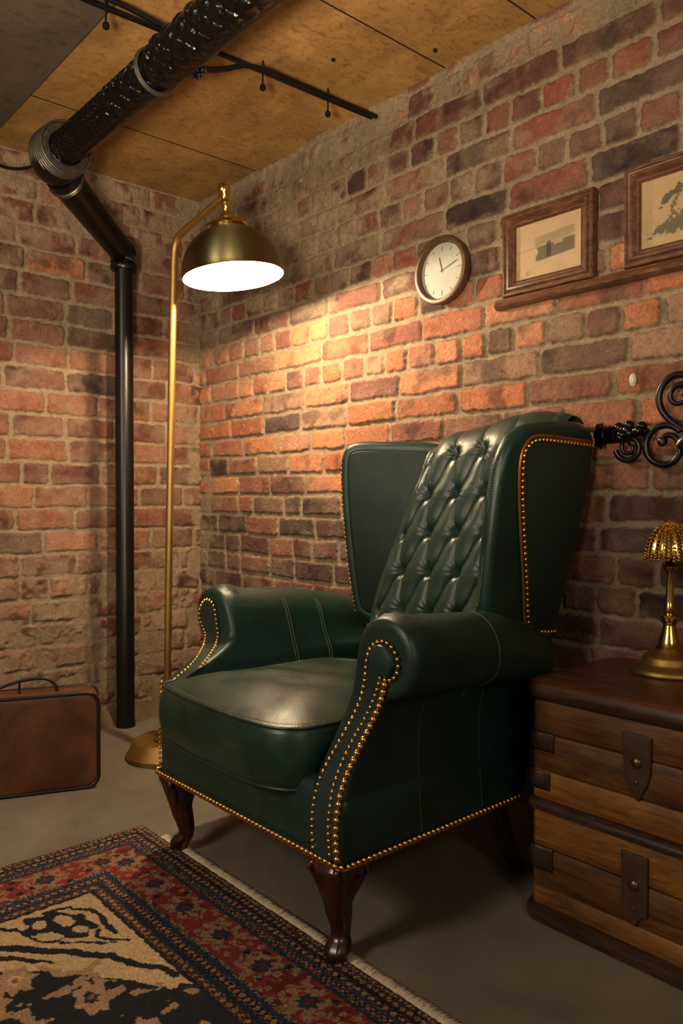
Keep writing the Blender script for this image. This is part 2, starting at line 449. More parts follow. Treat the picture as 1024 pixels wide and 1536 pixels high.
def pal_left(what, u, z, rr=None):
    if what == 'mortar':
        m = np.ones(u.shape + (3,)) * A3(lin(152, 130, 106)); return m
    if what == 'rough':
        return .25 + .75 * sstep(.85, .45, z) + .5 * sstep(1.9, 2.1, z) + .6 * sstep(1.80, 1.88, u)
    if what == 'lime':
        return .3 + .55 * sstep(.8, .5, z) + .3 * sstep(1.75, 2.0, z)
    r = rr.random()
    if z < .55: P = PK if r < .5 else RD
    else: P = RD if r < .74 else (OR if r < .86 else (DK if r < .94 else PK))
    return A3(rr.choice(P)) * rr.uniform(.85, 1.12)
rowsL = []; pL = .0931
for k in range(-16, 10):
    rowsL.append((1.479 + pL * k, 1.479 + pL * (k + 1), 's' if k % 5 else 'm', (.115 if k % 2 else 0) + rp.uniform(-.03, .03)))
brick_wall('wall_left', -.9, WALL_Y + .02, CEIL + .02, .0045, rowsL,
           lambda u, z, h: np.stack([WALL_X - .008 + h, u, z], -1), pal_left, 202)
# grid winding for the left wall faces -x; flip so normals face the room
bpy.data.objects['wall_left'].data.flip_normals()

def plane_box(name, lo, hi, m): return struct(G().box(lo, hi).obj(name, m, smooth=False))
plane_box('floor', (-3.4, -3.2, -.08), (2.6, 2.15, 0), M['floor'])
plane_box('ceiling', (-3.4, .965, CEIL), (2.6, 2.15, CEIL + .12), M['ceiling'])
plane_box('ceiling', (-3.4, -3.2, CEIL - .012), (2.6, .965, CEIL + .11), M['soffit'])
for i, x in enumerate((-1.326, -1.665, -2.70)):
    g = G().box((x - .0025, .965, CEIL - .0012), (x + .0025, WALL_Y, CEIL + .004)); struct(g.obj('trim_%d' % (i + 1), M['seam'], smooth=False))
# mortar haunch / low skirting step along left wall foot
g = G(); n = 60; rings = []
for i in range(n):
    y = -.9 + (WALL_Y + .9) * i / (n - 1); w = .045 + .025 * random.random()
    rings.append([(WALL_X - .01, y, .055 + .03 * random.random()), (WALL_X + .02, y, .04), (WALL_X + w, y, .0)])
g.grid(rings); M['haunch'] = mat('crumbling_mortar', lin(120, 98, 72), .9, var=.5, vscale=18, bumps=.8, bscale=60, bdist=.006)
struct(g.obj('baseboard_left', M['haunch'], angle=0))

# ================================================================== ARMCHAIR
chair = thing('wingback_armchair', 'dark green leather wingback armchair with buttoned back, brass nail trim and carved front legs', 'armchair', (-1.54, 1.3, 0))
def fR(z):
    s = min(1, max(0, (z - .28) / .30)); s = s * s * (3 - 2 * s); return 1.005 + .095 * s
def fL(z):
    s = min(1, max(0, (z - .44) / .13)); s = s * s * (3 - 2 * s); return 1.02 + .204 * s
def yback(z): return 1.60 + .33 * (z - .225)
profR = [(-1.26, .225), (-1.26, .30), (-1.258, .38), (-1.242, .46), (-1.225, .54), (-1.213, .61), (-1.205, .66), (-1.18, .698), (-1.14, .716), (-1.10, .714), (-1.062, .695),
         (-1.040, .655), (-1.038, .615), (-1.052, .578), (-1.08, .556), (-1.115, .546), (-1.142, .520), (-1.158, .475), (-1.162, .41), (-1.158, .33), (-1.150, .25), (-1.150, .225)]
profL = [(-1.82, .225), (-1.82, .32), (-1.82, .40), (-1.83, .48), (-1.855, .55), (-1.872, .61), (-1.89, .655), (-1.925, .686), (-1.965, .697), (-2.01, .690), (-2.045, .665),
         (-2.060, .625), (-2.055, .585), (-2.035, .558), (-2.00, .543), (-1.965, .533), (-1.935, .518), (-1.908, .485), (-1.900, .44), (-1.905, .36), (-1.900, .27), (-1.900, .225)]
def arm_end(b, side=1): return yback(b) - .06 * float(sstep(.5, .6, b)) if side > 0 else yback(b) + .05 * float(sstep(.5, .6, b))
def fall(t, b, drop): return -(drop * t + .20 * max(0, t - .5) ** 1.4 * (1 if drop < .04 else .35)) * max(0, min(1, (b - .5) / .1))
def arm(prof, f, drop, side):
    P = [tuple(q) for q in resample([(a, b, 0) for a, b in chaikin(prof, 2, closed=False)], n=96)]
    P = [(a, b) for a, b, _ in P]
    n = len(P); ins = [inset2(P, d) for d in (.02, .008, .0025, 0)]
    st = []
    for q, (dd, yy) in zip(ins, ((.02, 0), (.008, .002), (.0025, .008), (0, .018))):
        st.append([(a, f(b) + yy, max(.225, b)) for a, b in q])
    K = 44
    sc_x = sum(a for a, b in P if b > .56) / max(1, len([1 for a, b in P if b > .56]))
    for i in range(1, K + 1):
        t = i / K; ring = []
        for a, b in P:
            bz = b
            y0 = f(b) + .018; y1 = arm_end(b, side); y = y0 + (y1 - y0) * t
            if b > .50 and side > 0:      # the roll slims and tucks in under the wing
                k = float(sstep(.45, 1.0, t)) * float(sstep(.50, .56, b)); a = a + (sc_x - side * .035 - a) * .42 * k; 
                e_ = float(sstep(.93, 1.0, t)); a = a + (sc_x - side * .03 - a) * .35 * e_
            dz = fall(t, bz, drop)
            # gathered puckers fanning from the scroll
            th_ = math.atan2(b - .63, a - sc_x)
            w = math.exp(-((y - y0 - .035) / .035) ** 2) * float(sstep(.57, .60, b))
            pk = (.0035 * math.sin(th_ * 17) + .002 * math.sin(th_ * 29 + 1)) * w + .006 * math.exp(-((y - y0 - .02) / .03) ** 2) * float(sstep(.6, .66, b))
            ring.append((a, y, b + dz + pk))
        st.append(ring)
    g = G(); g.grid(st, True, False, False)
    k0 = len(g.v); last = st[-1]; g.v += [tuple(p) for p in last]; g.f.append(tuple(k0 + j for j in range(n)))
    bm = bmesh.new(); q0 = inset2(P, .019); vs = [bm.verts.new((a, 0, max(.225, b))) for a, b in q0]
    es = [bm.edges.new((vs[i], vs[(i + 1) % n])) for i in range(n)]
    bmesh.ops.triangle_fill(bm, edges=es, use_beauty=True)
    for _ in range(3): bmesh.ops.subdivide_edges(bm, edges=[e for e in bm.edges if e.calc_length() > .014], cuts=1); bmesh.ops.triangulate(bm, faces=bm.faces)
    for v in bm.verts: v.co.y = f(v.co.z) + .0002
    bm.verts.ensure_lookup_table(); bm.verts.index_update()
    g.add([v.co.copy() for v in bm.verts], [[v.index for v in fc.verts] for fc in bm.faces]); bm.free()
    o = g.obj('arm', M['leather'], chair, angle=50)
    return o, P
armR, PR = arm(profR, fR, .035, 1)
armL, PL = arm(profL, fL, .05, -1)
armR['label'] = 'padded arm on the right of the chair as seen, nearest the wooden trunk'
armL['label'] = 'padded arm on the left of the chair as seen, nearest the brass lamp pole'

# nails -------------------------------------------------------------
NAILS = []
def nails(path, spacing, r, normal, closed=False):
    for q in resample(path, step=spacing, closed=closed): NAILS.append((q, r, Vector(normal)))
def smooth3(p, n=2): return chaikin(p, n, closed=False)
# facing on right arm
leftR = [(-1.225, .245), (-1.233, .341), (-1.232, .385), (-1.21, .454), (-1.186, .518), (-1.173, .578), (-1.167, .627), (-1.155, .650), (-1.141, .662), (-1.121, .668), (-1.100, .663), (-1.083, .647), (-1.076, .624), (-1.082, .605), (-1.094, .594), (-1.112, .589), (-1.128, .592)]
midR = [(-1.173, .248), (-1.184, .349), (-1.188, .38), (-1.180, .448), (-1.150, .527), (-1.132, .58)]
bigR = [(-1.151, .245), (-1.159, .335), (-1.163, .375), (-1.155, .433), (-1.138, .496), (-1.124, .540), (-1.115, .58)]
def onf(pts, f, off): return [(a, f(b) - off, b) for a, b in pts]
def facing(loop, f, off, thick, name, m):
    L = resample([(a, b, 0) for a, b in chaikin(loop, 2)], n=160, closed=True)
    bm = bmesh.new(); vs = [bm.verts.new((p.x, 0, p.y)) for p in L]
    es = [bm.edges.new((vs[i], vs[(i + 1) % len(vs)])) for i in range(len(vs))]
    bmesh.ops.triangle_fill(bm, edges=es, use_beauty=True)
    bmesh.ops.subdivide_edges(bm, edges=[e for e in bm.edges if e.calc_length() > .02], cuts=3, use_grid_fill=True)
    bmesh.ops.triangulate(bm, faces=bm.faces)
    bmesh.ops.recalc_face_normals(bm, faces=bm.faces)
    ext = bmesh.ops.extrude_face_region(bm, geom=bm.faces[:])
    new = [v for v in ext['geom'] if isinstance(v, bmesh.types.BMVert)]; ns = set(new)
    for v in bm.verts: v.co.y = f(v.co.z) - off + (thick if v in ns else 0)
    bmesh.ops.recalc_face_normals(bm, faces=bm.faces)
    me = bpy.data.meshes.new(name); bm.to_mesh(me); bm.free()
    return link(name, me, m, chair, angle=50)
facing([(-1.229, .232)] + leftR + [(-1.118, .575), (-1.128, .54), (-1.142, .496), (-1.158, .433), (-1.166, .375), (-1.160, .335), (-1.152, .232)], fR, .004, .012, 'arm_facing', M['leather_face'])
nails(onf(smooth3(leftR), fR, .006), .0138, .0052, (0, -1, .1))
nails(onf(smooth3(midR), fR, .006), .0135, .0048, (0, -1, .1))
nails(onf(smooth3(bigR), fR, .006),   .0150, .0078, (.4, -1, .1))
g = G().lathe([(.034, 0), (.034, .006), (.031, .012), (.02, .016), (.0, .017)], 28, Matrix.Translation((-1.120, fR(.628) - .003, .628)) @ Matrix.Rotation(pi / 2, 4, 'X')); g.obj('scroll_button', M['leather_face'], chair)
loL = [(-1.862, .470), (-1.866, .488), (-1.885, .505), (-1.919, .523), (-1.969, .547), (-2.012, .574), (-2.034, .61), (-2.012, .648), (-1.978, .661), (-1.946, .645), (-1.934, .604), (-1.925, .559), (-1.876, .528), (-1.84, .505)]
facing([(-1.87, .455)] + loL + [(-1.83, .495), (-1.83, .46)], fL, .004, .012, 'arm_facing', M['leather_face'])
nails(onf(smooth3(loL), fL, .006), .0135, .0052, (0, -1, .1))
nails([(-1.879, 1.012, .464), (-1.882, 1.012, .407), (-1.886, 1.012, .338), (-1.886, 1.012, .256), (-1.886, 1.012, .234)], .0138, .0052, (0, -1, 0))
# base --------------------------------------------------------------
base_loop = []
def rrect(x0, y0, x1, y1, r, n=6):
    out = []
    for cx, cy, a0 in ((x1 - r, y0 + r, -90), (x1 - r, y1 - r, 0), (x0 + r, y1 - r, 90), (x0 + r, y0 + r, 180)):
        for k in range(n + 1):
            a = math.radians(a0 + 90 * k / n); out.append((cx + r * math.cos(a), cy + r * math.sin(a)))
    return out
g = G(); rg = []
for zz, off, bk in ((.218, .006, 0), (.222, 0, 0), (.30, -.001, .03), (.345, 0, .04), (.365, .012, .045), (.37, .03, .045)):
    rg.append([(x, y + (bk if y > 1.4 else 0), zz) for x, y in rrect(-1.898 + off, 1.016 + off, -1.156 - off, 1.60 - off, .022)])
g.grid(rg, True, False, True); g.obj('seat_base', M['leather'], chair, angle=50)
bl = [(x, y, .226) for x, y in resample([(a, b, 0) for a, b in rrect(-1.905, 1.006, -1.143, 1.612, .02)], n=200, closed=True) and [(p.x, p.y) for p in resample([(a, b, 0) for a, b in rrect(-1.905, 1.004, -1.143, 1.612, .02)], n=300, closed=True)]]
for q in resample(bl, step=.0148, closed=True):
    nrm = Vector((0, -1, 0)) if q.y < 1.03 else (Vector((1, 0, 0)) if q.x > -1.2 else (Vector((-1, 0, 0)) if q.x < -1.86 else Vector((0, 1, 0))))
    if q.y < 1.59: NAILS.append((q, .0070, nrm))
g = G().tube([(x, y, .221) for x, y, _ in bl], .0032, 8, closed=True); g.obj('base_piping', M['gimp'], chair)

# seat cushion ------------------------------------------------------
out = [(-1.850, 1.195), (-1.858, 1.10), (-1.860, 1.035), (-1.850, 1.002), (-1.82, .988), (-1.70, .972), (-1.55, .966), (-1.43, .968), (-1.36, .978), (-1.315, 1.0), (-1.290, 1.035), (-1.280, 1.10), (-1.272, 1.30), (-1.272, 1.60), (-1.82, 1.60), (-1.822, 1.30), (-1.828, 1.215)]
OUT = [(p.x, p.y) for p in resample([(a, b, 0) for a, b in chaikin(out, 3)], n=180, closed=True)]
cx, cy = -1.56, 1.25
def cring(s, z, bulge=0):
    r = []
    for x, y in OUT:
        d = Vector((x - cx, y - cy)); l = d.length; d.normalize()
        r.append((cx + d.x * (l * s + bulge), cy + d.y * (l * s + bulge), z))
    return r
g = G(); R = []
for s in (.0, .3, .6, .85): R.append(cring(s, .325))
R += [cring(.97, .326), cring(.992, .330), cring(1, .336), cring(1, .35, .006), cring(1, .375, .011), cring(1, .40, .013), cring(1, .43, .010), cring(1, .452, .005), cring(1, .466, 0)]
for s in (.985, .95, .88, .78, .66, .52, .38, .24, .12, .0):
    c = .466 + .045 * (1 - s ** 2.6)
    R.append([(x, y, z + .004 * math.sin(x * 31 + y * 17) * (1 - s) + .003 * math.sin(y * 44 - x * 23) * (1 - s)) for x, y, z in cring(s, c)])
g.grid(R, True); g.obj('seat_cushion', M['leather_seat'], chair, angle=70)
g = G().tube(cring(1.002, .467), .0042, 8, closed=True); g.obj('cushion_piping', M['leather_face'], chair)
g = G().tube(cring(1.002, .336), .0042, 8, closed=True); g.obj('cushion_piping', M['leather_face'], chair)
def stitches(pts, name='stitching', step=.0062, r=.0009, L=.0042):
    q = resample(pts, step=step); g = G()
    for a, b in zip(q, q[1:]):
        d = (b - a).normalized() * L; g.tube([a, a + d], r, 5)
    return g.obj(name, M['thread'], chair, angle=0)
stitches([(x * 1, y, z) for x, y, z in cring(.985, .4745)] )

# back --------------------------------------------------------------
def crest(x): return 1.138 + .040 * math.exp(-((x + 1.27) / .19) ** 2) + .004 - .034 * (1 - float(sstep(-1.68, -1.58, x)))
def backprof(zc):
    return [(1.575, .36), (1.598, .50), (1.622, .62), (1.650, .74), (1.680, .86), (1.708, .97), (1.728, zc - .10), (1.742, zc - .055), (1.758, zc - .022), (1.778, zc - .004), (1.80, zc)]
g = G(); rg = []
XS = np.linspace(-1.80, -1.125, 28)
for x in XS:
    zc = crest(x) - .012; e = min(x + 1.80, -1.125 - x); sh = .012 * max(0, 1 - e / .03)
    fp = [(y + .03, z) for y, z in backprof(zc)]
    bp = [(1.835, zc - .01), (1.846, zc - .04), (1.845, zc - .09), (1.825, .93), (1.785, .73), (1.74, .58), (1.70, .45), (1.66, .30), (1.64, .225), (1.60, .225)]
    loop = [(y, z) for y, z in fp[:-1]] + [(1.81, zc + .0)] + bp
    c = (1.72, .7)
    rg.append([(max(-1.712 + .100 * float(sstep(.58, 1.08, z)), min(x, -1.172 + .045 * float(sstep(.6, 1.0, z)))), c[0] + (y - c[0]) * (1 - sh * 4), c[1] + (z - c[1]) * (1 - sh)) for y, z in loop])
g.grid(rg, True, False, True); g.obj('back_shell', M['leather'], chair, angle=60)
# tufted panel
nu, nv = 230, 420
u = np.linspace(-1.70, -1.13, nu)
V = np.zeros((nv, nu, 3))
for i, x in enumerate(u):
    pr = backprof(crest(x)); pr = pr + [(1.825, crest(x) - .006), (1.84, crest(x) - .02)]
    P = resample([(0, y, z) for y, z in chaikin(pr, 2, closed=False)], n=nv)
    for j, q in enumerate(P): l_ = -1.705 + .100 * float(sstep(.58, 1.08, q.z)); r_ = -1.185 + .055 * float(sstep(.6, 1.0, q.z)); V[j, i] = (l_ + (r_ - l_) * i / (nu - 1), q.y, q.z)
# arc length from bottom in place of z so folds run over the crest
dz = np.sqrt(((V[1:] - V[:-1]) ** 2).sum(-1)); S = np.zeros((nv, nu)); S[1:] = np.cumsum(dz, 0)
zz = V[..., 2]; X = V[..., 0]
j0 = np.argmin(np.abs(zz[:, nu // 2][:nv // 2] - .636)); S0 = S[j0][None, :]
q = (S - S0) / .1175
pcol = (X + 1.367 + .205 * (S - S0)) / .102
q_ = q; pw = pcol + .07 * np.sin(2 * pi * q_) * .6
fa = np.abs(np.sin(pi * pw)); fb = np.abs(np.sin(pi * (q_ - pcol + .05 * np.sin(2 * pi * q_))))
topfade = sstep(4.35, 3.85, q_)            # above the last button row only the near vertical folds go on
fbt = fb * topfade + (1 - topfade)
sideL = np.broadcast_to(sstep(0, .085, np.linspace(0, 1, nu))[None, :], X.shape)
tri = lambda v: 1 - np.abs(2 * (v - np.floor(v)) - 1)
ta = tri(pw); tbb = tri(q_ - pcol + .05 * np.sin(2 * pi * q_)); tbb = tbb * topfade + (1 - topfade)
da = np.sqrt(np.clip(1 - (1 - ta) ** 2, 0, 1)); db = np.sqrt(np.clip(1 - (1 - tbb) ** 2, 0, 1))
pill = (.50 + .50 * da) * (.10 + .90 * db)
btn = np.zeros_like(X); buttons = []
for a in range(-4, 4):
    for b in range(-2, 5):
        d2 = ((pcol - a) * .102) ** 2 + ((q_ - b) * .1175) ** 2
        btn = np.maximum(btn, np.exp(-d2 / (.015 ** 2)))
        j, i = np.unravel_index(np.argmin(d2), d2.shape)
        if d2[j, i] < 1e-5 and 4 < i < nu - 5: buttons.append((j, i))
ang = np.arctan2((q_ - np.round(q_)) * .1175, (pcol - np.round(pcol)) * .102); rd = np.sqrt(((pcol - np.round(pcol)) * .102) ** 2 + ((q_ - np.round(q_)) * .1175) ** 2)
pleat = .0007 * np.sin(ang * 11) * np.exp(-((rd - .02) / .014) ** 2)
amp = .026 * sideL * sstep(0, .05, 1 - np.linspace(0, 1, nu))[None, :]
H = amp * pill - .015 * btn * sideL + pleat * sideL + .0012 * (fbm(X * 40, S * 14, 5) - .5)
H *= 1 - .86 * sstep(.82, .95, (S / S.max(0)[None, :]))
dv = np.gradient(V, axis=0); du = np.gradient(V, axis=1); N = np.cross(du, dv); N /= np.linalg.norm(N, axis=-1, keepdims=True)
if N[nv // 2, nu // 2, 1] > 0: N = -N
V2 = V + N * (H[..., None] + .004)
me = grid_mesh('tufted_back', V2, nu, nv); 
tb = link('tufted_back', me, M['leather_tuft'], chair, angle=0)
for (j, i) in buttons:
    c = Vector(V2[j, i]); n = Vector(N[j, i]); mt = Matrix.Translation(c + n * .002) @ n.to_track_quat('Z', 'Y').to_matrix().to_4x4()
    if c.z > .55 and -1.67 < c.x < -1.15: G().lathe([(.0085, -.002), (.0085, .001), (.006, .0035), (.0, .0045)], 16, mt).obj('button', M['leather_tuft'], chair)

# wings -------------------------------------------------------------
def xo(y, z): return -1.158 + .060 * min(1, max(0, (z - .60) / .48)) + .006 * math.sin(max(0, min(1, (y - 1.45) / .4)) * pi)
wl = [(1.50, .575), (1.462, .64), (1.452, .75), (1.450, .93), (1.458, 1.03), (1.485, 1.095), (1.53, 1.125), (1.60, 1.14), (1.72, 1.15), (1.80, 1.146), (1.842, 1.125), (1.848, 1.07), (1.832, .95), (1.795, .75), (1.755, .62), (1.70, .56), (1.60, .54)]
WL = [(p.x, p.y) for p in resample([(a, b, 0) for a, b in chaikin(wl, 3)], n=150, closed=True)]
g = G(); slab(g, WL, .042, .019, lambda a, b, t: (xo(a, b) - t, a, b), steps=6); w = g.obj('wing', M['leather'], chair, angle=60)
w['label'] = 'wing on the right as seen, its outer side with a dark nail-edged panel'
pn = [(1.812, 1.090), (1.60, 1.094), (1.556, 1.088), (1.530, 1.055), (1.532, 1.0), (1.552, .90), (1.588, .762), (1.606, .68), (1.618, .642), (1.645, .622), (1.728, .615), (1.765, .73), (1.812, .93), (1.828, 1.04)]
PN = [(p.x, p.y) for p in resample([(a, b, 0) for a, b in chaikin(pn, 2)], n=120, closed=True)]
g = G(); slab(g, PN, .008, .003, lambda a, b, t: (xo(a, b) + .004 - t, a, b), steps=2)
sp = g.obj('wing_side_panel', M['side_cloth'], chair, angle=60); sp['label'] = 'matte dark green cloth panel edged with brass nails'
line = [(1.822, 1.096), (1.70, 1.098), (1.60, 1.101), (1.552, 1.094), (1.522, 1.058), (1.524, 1.0), (1.545, .90), (1.581, .762), (1.599, .68), (1.610, .638), (1.640, .614), (1.73, .606)]
ln = smooth3(line, 2)
nails([(xo(a, b) + .005, a + .008 if b < 1.06 else a, b - (.006 if b > 1.07 else 0) + (.006 if b < .63 else 0)) for a, b in ln], .0150, .0066, (1, 0, 0))
g = G().tube([(xo(a, b) + .003, a - .004, b + (.004 if b > 1.05 else 0)) for a, b in ln], .0042, 8); gp = g.obj('wing_piping', M['gimp'], chair); gp['label'] = 'copper-coloured cord beside the nails'
rear = [(1.846, 1.08), (1.838, 1.0), (1.822, .90), (1.80, .79), (1.772, .68), (1.735, .61), (1.69, .565), (1.62, .54)]
nails([(xo(a, b) - .008, a + .000, b) for a, b in smooth3(rear, 2)], .0115, .0026, (1, .4, 0))
stitches([(xo(1.47, b) - .004 - .018, 1.452, b) for b in np.linspace(.70, 1.05, 12)])
stitches([(xo(1.47, b) - .004 - .024, 1.4535, b) for b in np.linspace(.70, 1.05, 12)])
# left wing
E1 = Vector((.865, .502, 0)); P1 = Vector((-1.872, 1.642, 0)); NN = Vector((-.502, .865, 0))
wl2 = [(.050, .56), (.030, .66), (.014, .78), (.0, .92), (-.006, 1.03), (-.002, 1.095), (.022, 1.128), (.07, 1.137), (.16, 1.132), (.31, 1.128), (.345, 1.10), (.345, .90), (.33, .80), (.32, .60), (.27, .55)]
W2 = [(p.x, p.y) for p in resample([(a, b, 0) for a, b in chaikin(wl2, 3)], n=150, closed=True)]
g = G(); slab(g, W2, .045, .020, lambda a, b, t: tuple(P1 + E1 * a + NN * t + Vector((0, 0, b))), steps=6); w = g.obj('wing', M['leather'], chair, angle=60)
w['label'] = 'wing on the left as seen, its smooth inner side facing the viewer'
inn = inset2(W2, .030)
inn = [(max(a, -1), b) for a, b in inn]
g = G(); slab(g, inn, .012, .006, lambda a, b, t: tuple(P1 + E1 * a + NN * (t - .006 ) + Vector((0, 0, b))), steps=3); g.obj('wing_lining', M['leather_lining'], chair, angle=60)
g = G().tube([tuple(P1 + E1 * a + NN * -.001 + Vector((0, 0, b))) for a, b in inset2(W2, .026)], .003, 6, closed=True); g.obj('wing_piping', M['leather_face'], chair)
el = [(.041, .60), (.022, .70), (.008, .82), (-.002, .94), (-.006, 1.03), (-.004, 1.08)]
nails([tuple(P1 + E1 * (a + .006) + NN * .004 + Vector((0, 0, b))) for a, b in smooth3(el, 2)], .0145, .0034, (-.3, -1, 0))
# seams on the arms
def prof_pts(P, f, drop, Y, i0, i1, off=.0014):
    out = []; n = len(P)
    for i in range(i0, i1):
        a, b = P[i]; t2 = Vector(P[min(n - 1, i + 1)]) - Vector(P[max(0, i - 1)]); t2.normalize()
        nn = Vector((t2.y, -t2.x)) * off
        ctr = Vector((sum(q[0] for q in P) / n, b)); 
        if (Vector((a, b)) + nn - ctr).length < (Vector((a, b)) - nn - ctr).length: nn = -nn
        y0 = f(b) + .018; y1 = arm_end(b, 1 if f is fR else -1)
        t = (Y - y0) / (y1 - y0); dz = fall(t, b, drop); out.append((a + nn.x, Y, b + nn.y + dz))
    return out
for Y in (1.430, 1.440, 1.560, 1.570): stitches(prof_pts(PL, fL, .05, Y, 16, 58, .0018))
stitches(prof_pts(PR, fR, .035, 1.365, 30, 72, .0022))
def side_x(b):
    c = [(q[1], q[0]) for q in PR if q[0] > -1.2 and q[1] < .53]; c.sort(); return float(np.interp(b, [q[0] for q in c], [q[1] for q in c]))
for Y in (1.24, 1.446): stitches([(side_x(b) + .0012, Y, b) for b in np.linspace(.235, .515, 24)], r=.0007)

# nail objects: the hundred that show largest one by one, the remainder as one
def nail_geo(g, c, r, n):
    mt = Matrix.Translation(c) @ n.normalized().to_track_quat('Z', 'Y').to_matrix().to_4x4()
    g.lathe([(r, -.0015), (r * .98, r * .12), (r * .84, r * .42), (r * .55, r * .66), (r * .22, r * .76), (.0001, r * .78)], 10, mt)
cam = Vector((0, 0, EYE))
order = sorted(NAILS, key=lambda q: -(q[1] / (q[0] - cam).length) * (1 if (cam - q[0]).dot(q[2]) > 0 else .01))
for c, r, n in order[:100]:
    g = G(); nail_geo(g, c, r, n); g.obj('nail_head', M['nail'], chair, angle=60)
g = G()
for c, r, n in order[100:]: nail_geo(g, c, r, n)
o = g.obj('nail_heads', M['nail'], chair, angle=60); o['kind'] = 'stuff'

# legs --------------------------------------------------------------
def cab_leg(cx, cy, tx, ty, fx, fy, label):
    """tx,ty: direction the knee points"""
    st = []; K = 44; n = 40; d = Vector((fx, fy))
    for i in range(K + 1):
        t = i / K; z = .222 * (1 - t)
        if t < .5: r = .050 - .022 * sstep(0, .5, t)
        elif t < .78: r = .028 - .007 * sstep(.5, .78, t)
        else: r = .021 + .006 * math.sin(min(1, (t - .78) / .16) * pi) ** .8
        if t > .93: r = .021 + .002 * (1 - (t - .93) / .07)
        r = float(r)
        off = .012 * math.sin(t * pi * 1.0) * (1 if t < .5 else 1) - .02 * float(sstep(.35, .75, t)) + .034 * float(sstep(.72, .95, t))
        ring = []
        sq = 4 - 2 * min(1, t * 2.2)
        for k in range(n):
            a = 2 * pi * k / n
            # square at the top, round below
            c, s = math.cos(a), math.sin(a)
            rr = r / (abs(c) ** sq + abs(s) ** sq) ** (1 / sq)
            face = math.cos(a - math.atan2(ty, tx))
            carve = 1
            if t < .62:
                v = math.cos(9 * (a - math.atan2(ty, tx)) + 2.5 * abs(math.sin(a - math.atan2(ty, tx))) * (1 - t) * 4)
                carve += .10 * v * (1 - t / .62) ** .6 * (1 if t > .03 else 0)
                carve += .10 * math.exp(-((t - .08) / .05) ** 2)
            else: carve += .03 * math.cos(8 * a) * math.exp(-((t - .86) / .07) ** 2)
            ring.append((cx + d.x * off + rr * c * carve, cy + d.y * off + rr * s * carve, z))
        st.append(ring)
    g = G(); g.grid(st, True, False, True)
    # curled acanthus ears on either side of the knee
    for sgn in (-1, 1):
        ax = Vector((tx, ty)).normalized(); sd = Vector((ax.y * sgn, -ax.x * sgn))
        pts = []; rad = []
        for q in range(26):
            th = q / 25 * 1.6 * pi; rr = .019 * (1 - q / 34)
            c = Vector((cx, cy)) + ax * .016 + sd * (.047 + rr * math.cos(th) * .7)
            pts.append((c.x, c.y, .196 + rr * math.sin(th))); rad.append(.0075 * (1 - q / 32))
        g.tube(pts, rad, 8)
        for m_ in range(3):
            pts = [(cx + ax.x * (.03 - .01 * m_) + sd.x * (.036 - .010 * q + .008 * m_), cy + ax.y * (.03 - .01 * m_) + sd.y * (.036 - .010 * q + .008 * m_), .19 - .022 * q) for q in range(4)]
            g.tube(pts, [.008, .007, .005, .003], 7)
    o = g.obj('leg', M['mahogany'], chair, angle=60); o['label'] = label
cab_leg(-1.208, 1.055, .7, -.7, .35, -.7, 'carved front leg nearest the camera, its foot on the rug edge')
cab_leg(-1.865, 1.070, -.75, -.66, -.75, -.45, 'carved front leg at the far left corner of the seat')
def rear_leg(cx, cy, lab):
    st = []
    for i in range(15):
        t = i / 14; z = .225 * (1 - t); w = .021 - .005 * t; oy = .10 * t ** 1.6; ox = .004 * t
        st.append([(cx + ox + x, cy + oy + y, z) for x, y in rrect(-w, -w * 1.1, w, w * 1.1, .005, 3)])
    g = G(); g.grid(st, True, False, True); o = g.obj('leg', M['mahogany'], chair, angle=50); o['label'] = lab
rear_leg(-1.205, 1.565, 'plain rear leg splayed backwards, beside the trunk'); rear_leg(-1.86, 1.565, 'plain rear leg at the far corner')
settle(chair)

# ================================================================== FLOOR LAMP
LX, LY = -2.604, 1.428
SX, SY, SZ = -2.192, 1.45, 1.693
lamp = thing('floor_lamp', 'tall brass floor lamp with a lit dome shade arching over the armchair', 'floor lamp', (LX, LY, 0))
G().lathe([(.001, 0), (.148, 0), (.150, .006), (.150, .018), (.144, .022), (.128, .058), (.118, .066), (.105, .064), (.06, .060), (.001, .06)], 56, Matrix.Translation((LX, LY, 0))).obj('base', M['brass_dull'], lamp)
G().lathe([(.001, .058), (.046, .060), (.050, .068), (.046, .078), (.034, .084), (.036, .092), (.026, .104), (.016, .112), (.014, .14), (.010, .15), (.001, .151)], 36, Matrix.Translation((LX, LY, 0))).obj('base_cup', M['brass'], lamp)
pole = [(LX, LY, .10), (LX + .01, LY, .6), (LX + .045, LY, 1.5), (LX + .060, LY, 1.82)]
arc = [(LX + .060, LY, 1.80), (LX + .061, LY, 1.835), (LX + .066, LY, 1.868), (LX + .085, LY, 1.895), (LX + .12, LY + .003, 1.908), (LX + .18, LY + .008, 1.922), (LX + .26, LY + .012, 1.942), (LX + .345, LY + .018, 1.962)]
top = Vector((LX + .345, LY + .02, 2.13))
G().tube(pole, .0135, 16).obj('pole', M['brass_dull'], lamp)
G().tube(smooth3(arc, 3), .0125, 16).obj('swan_neck', M['brass_dull'], lamp)
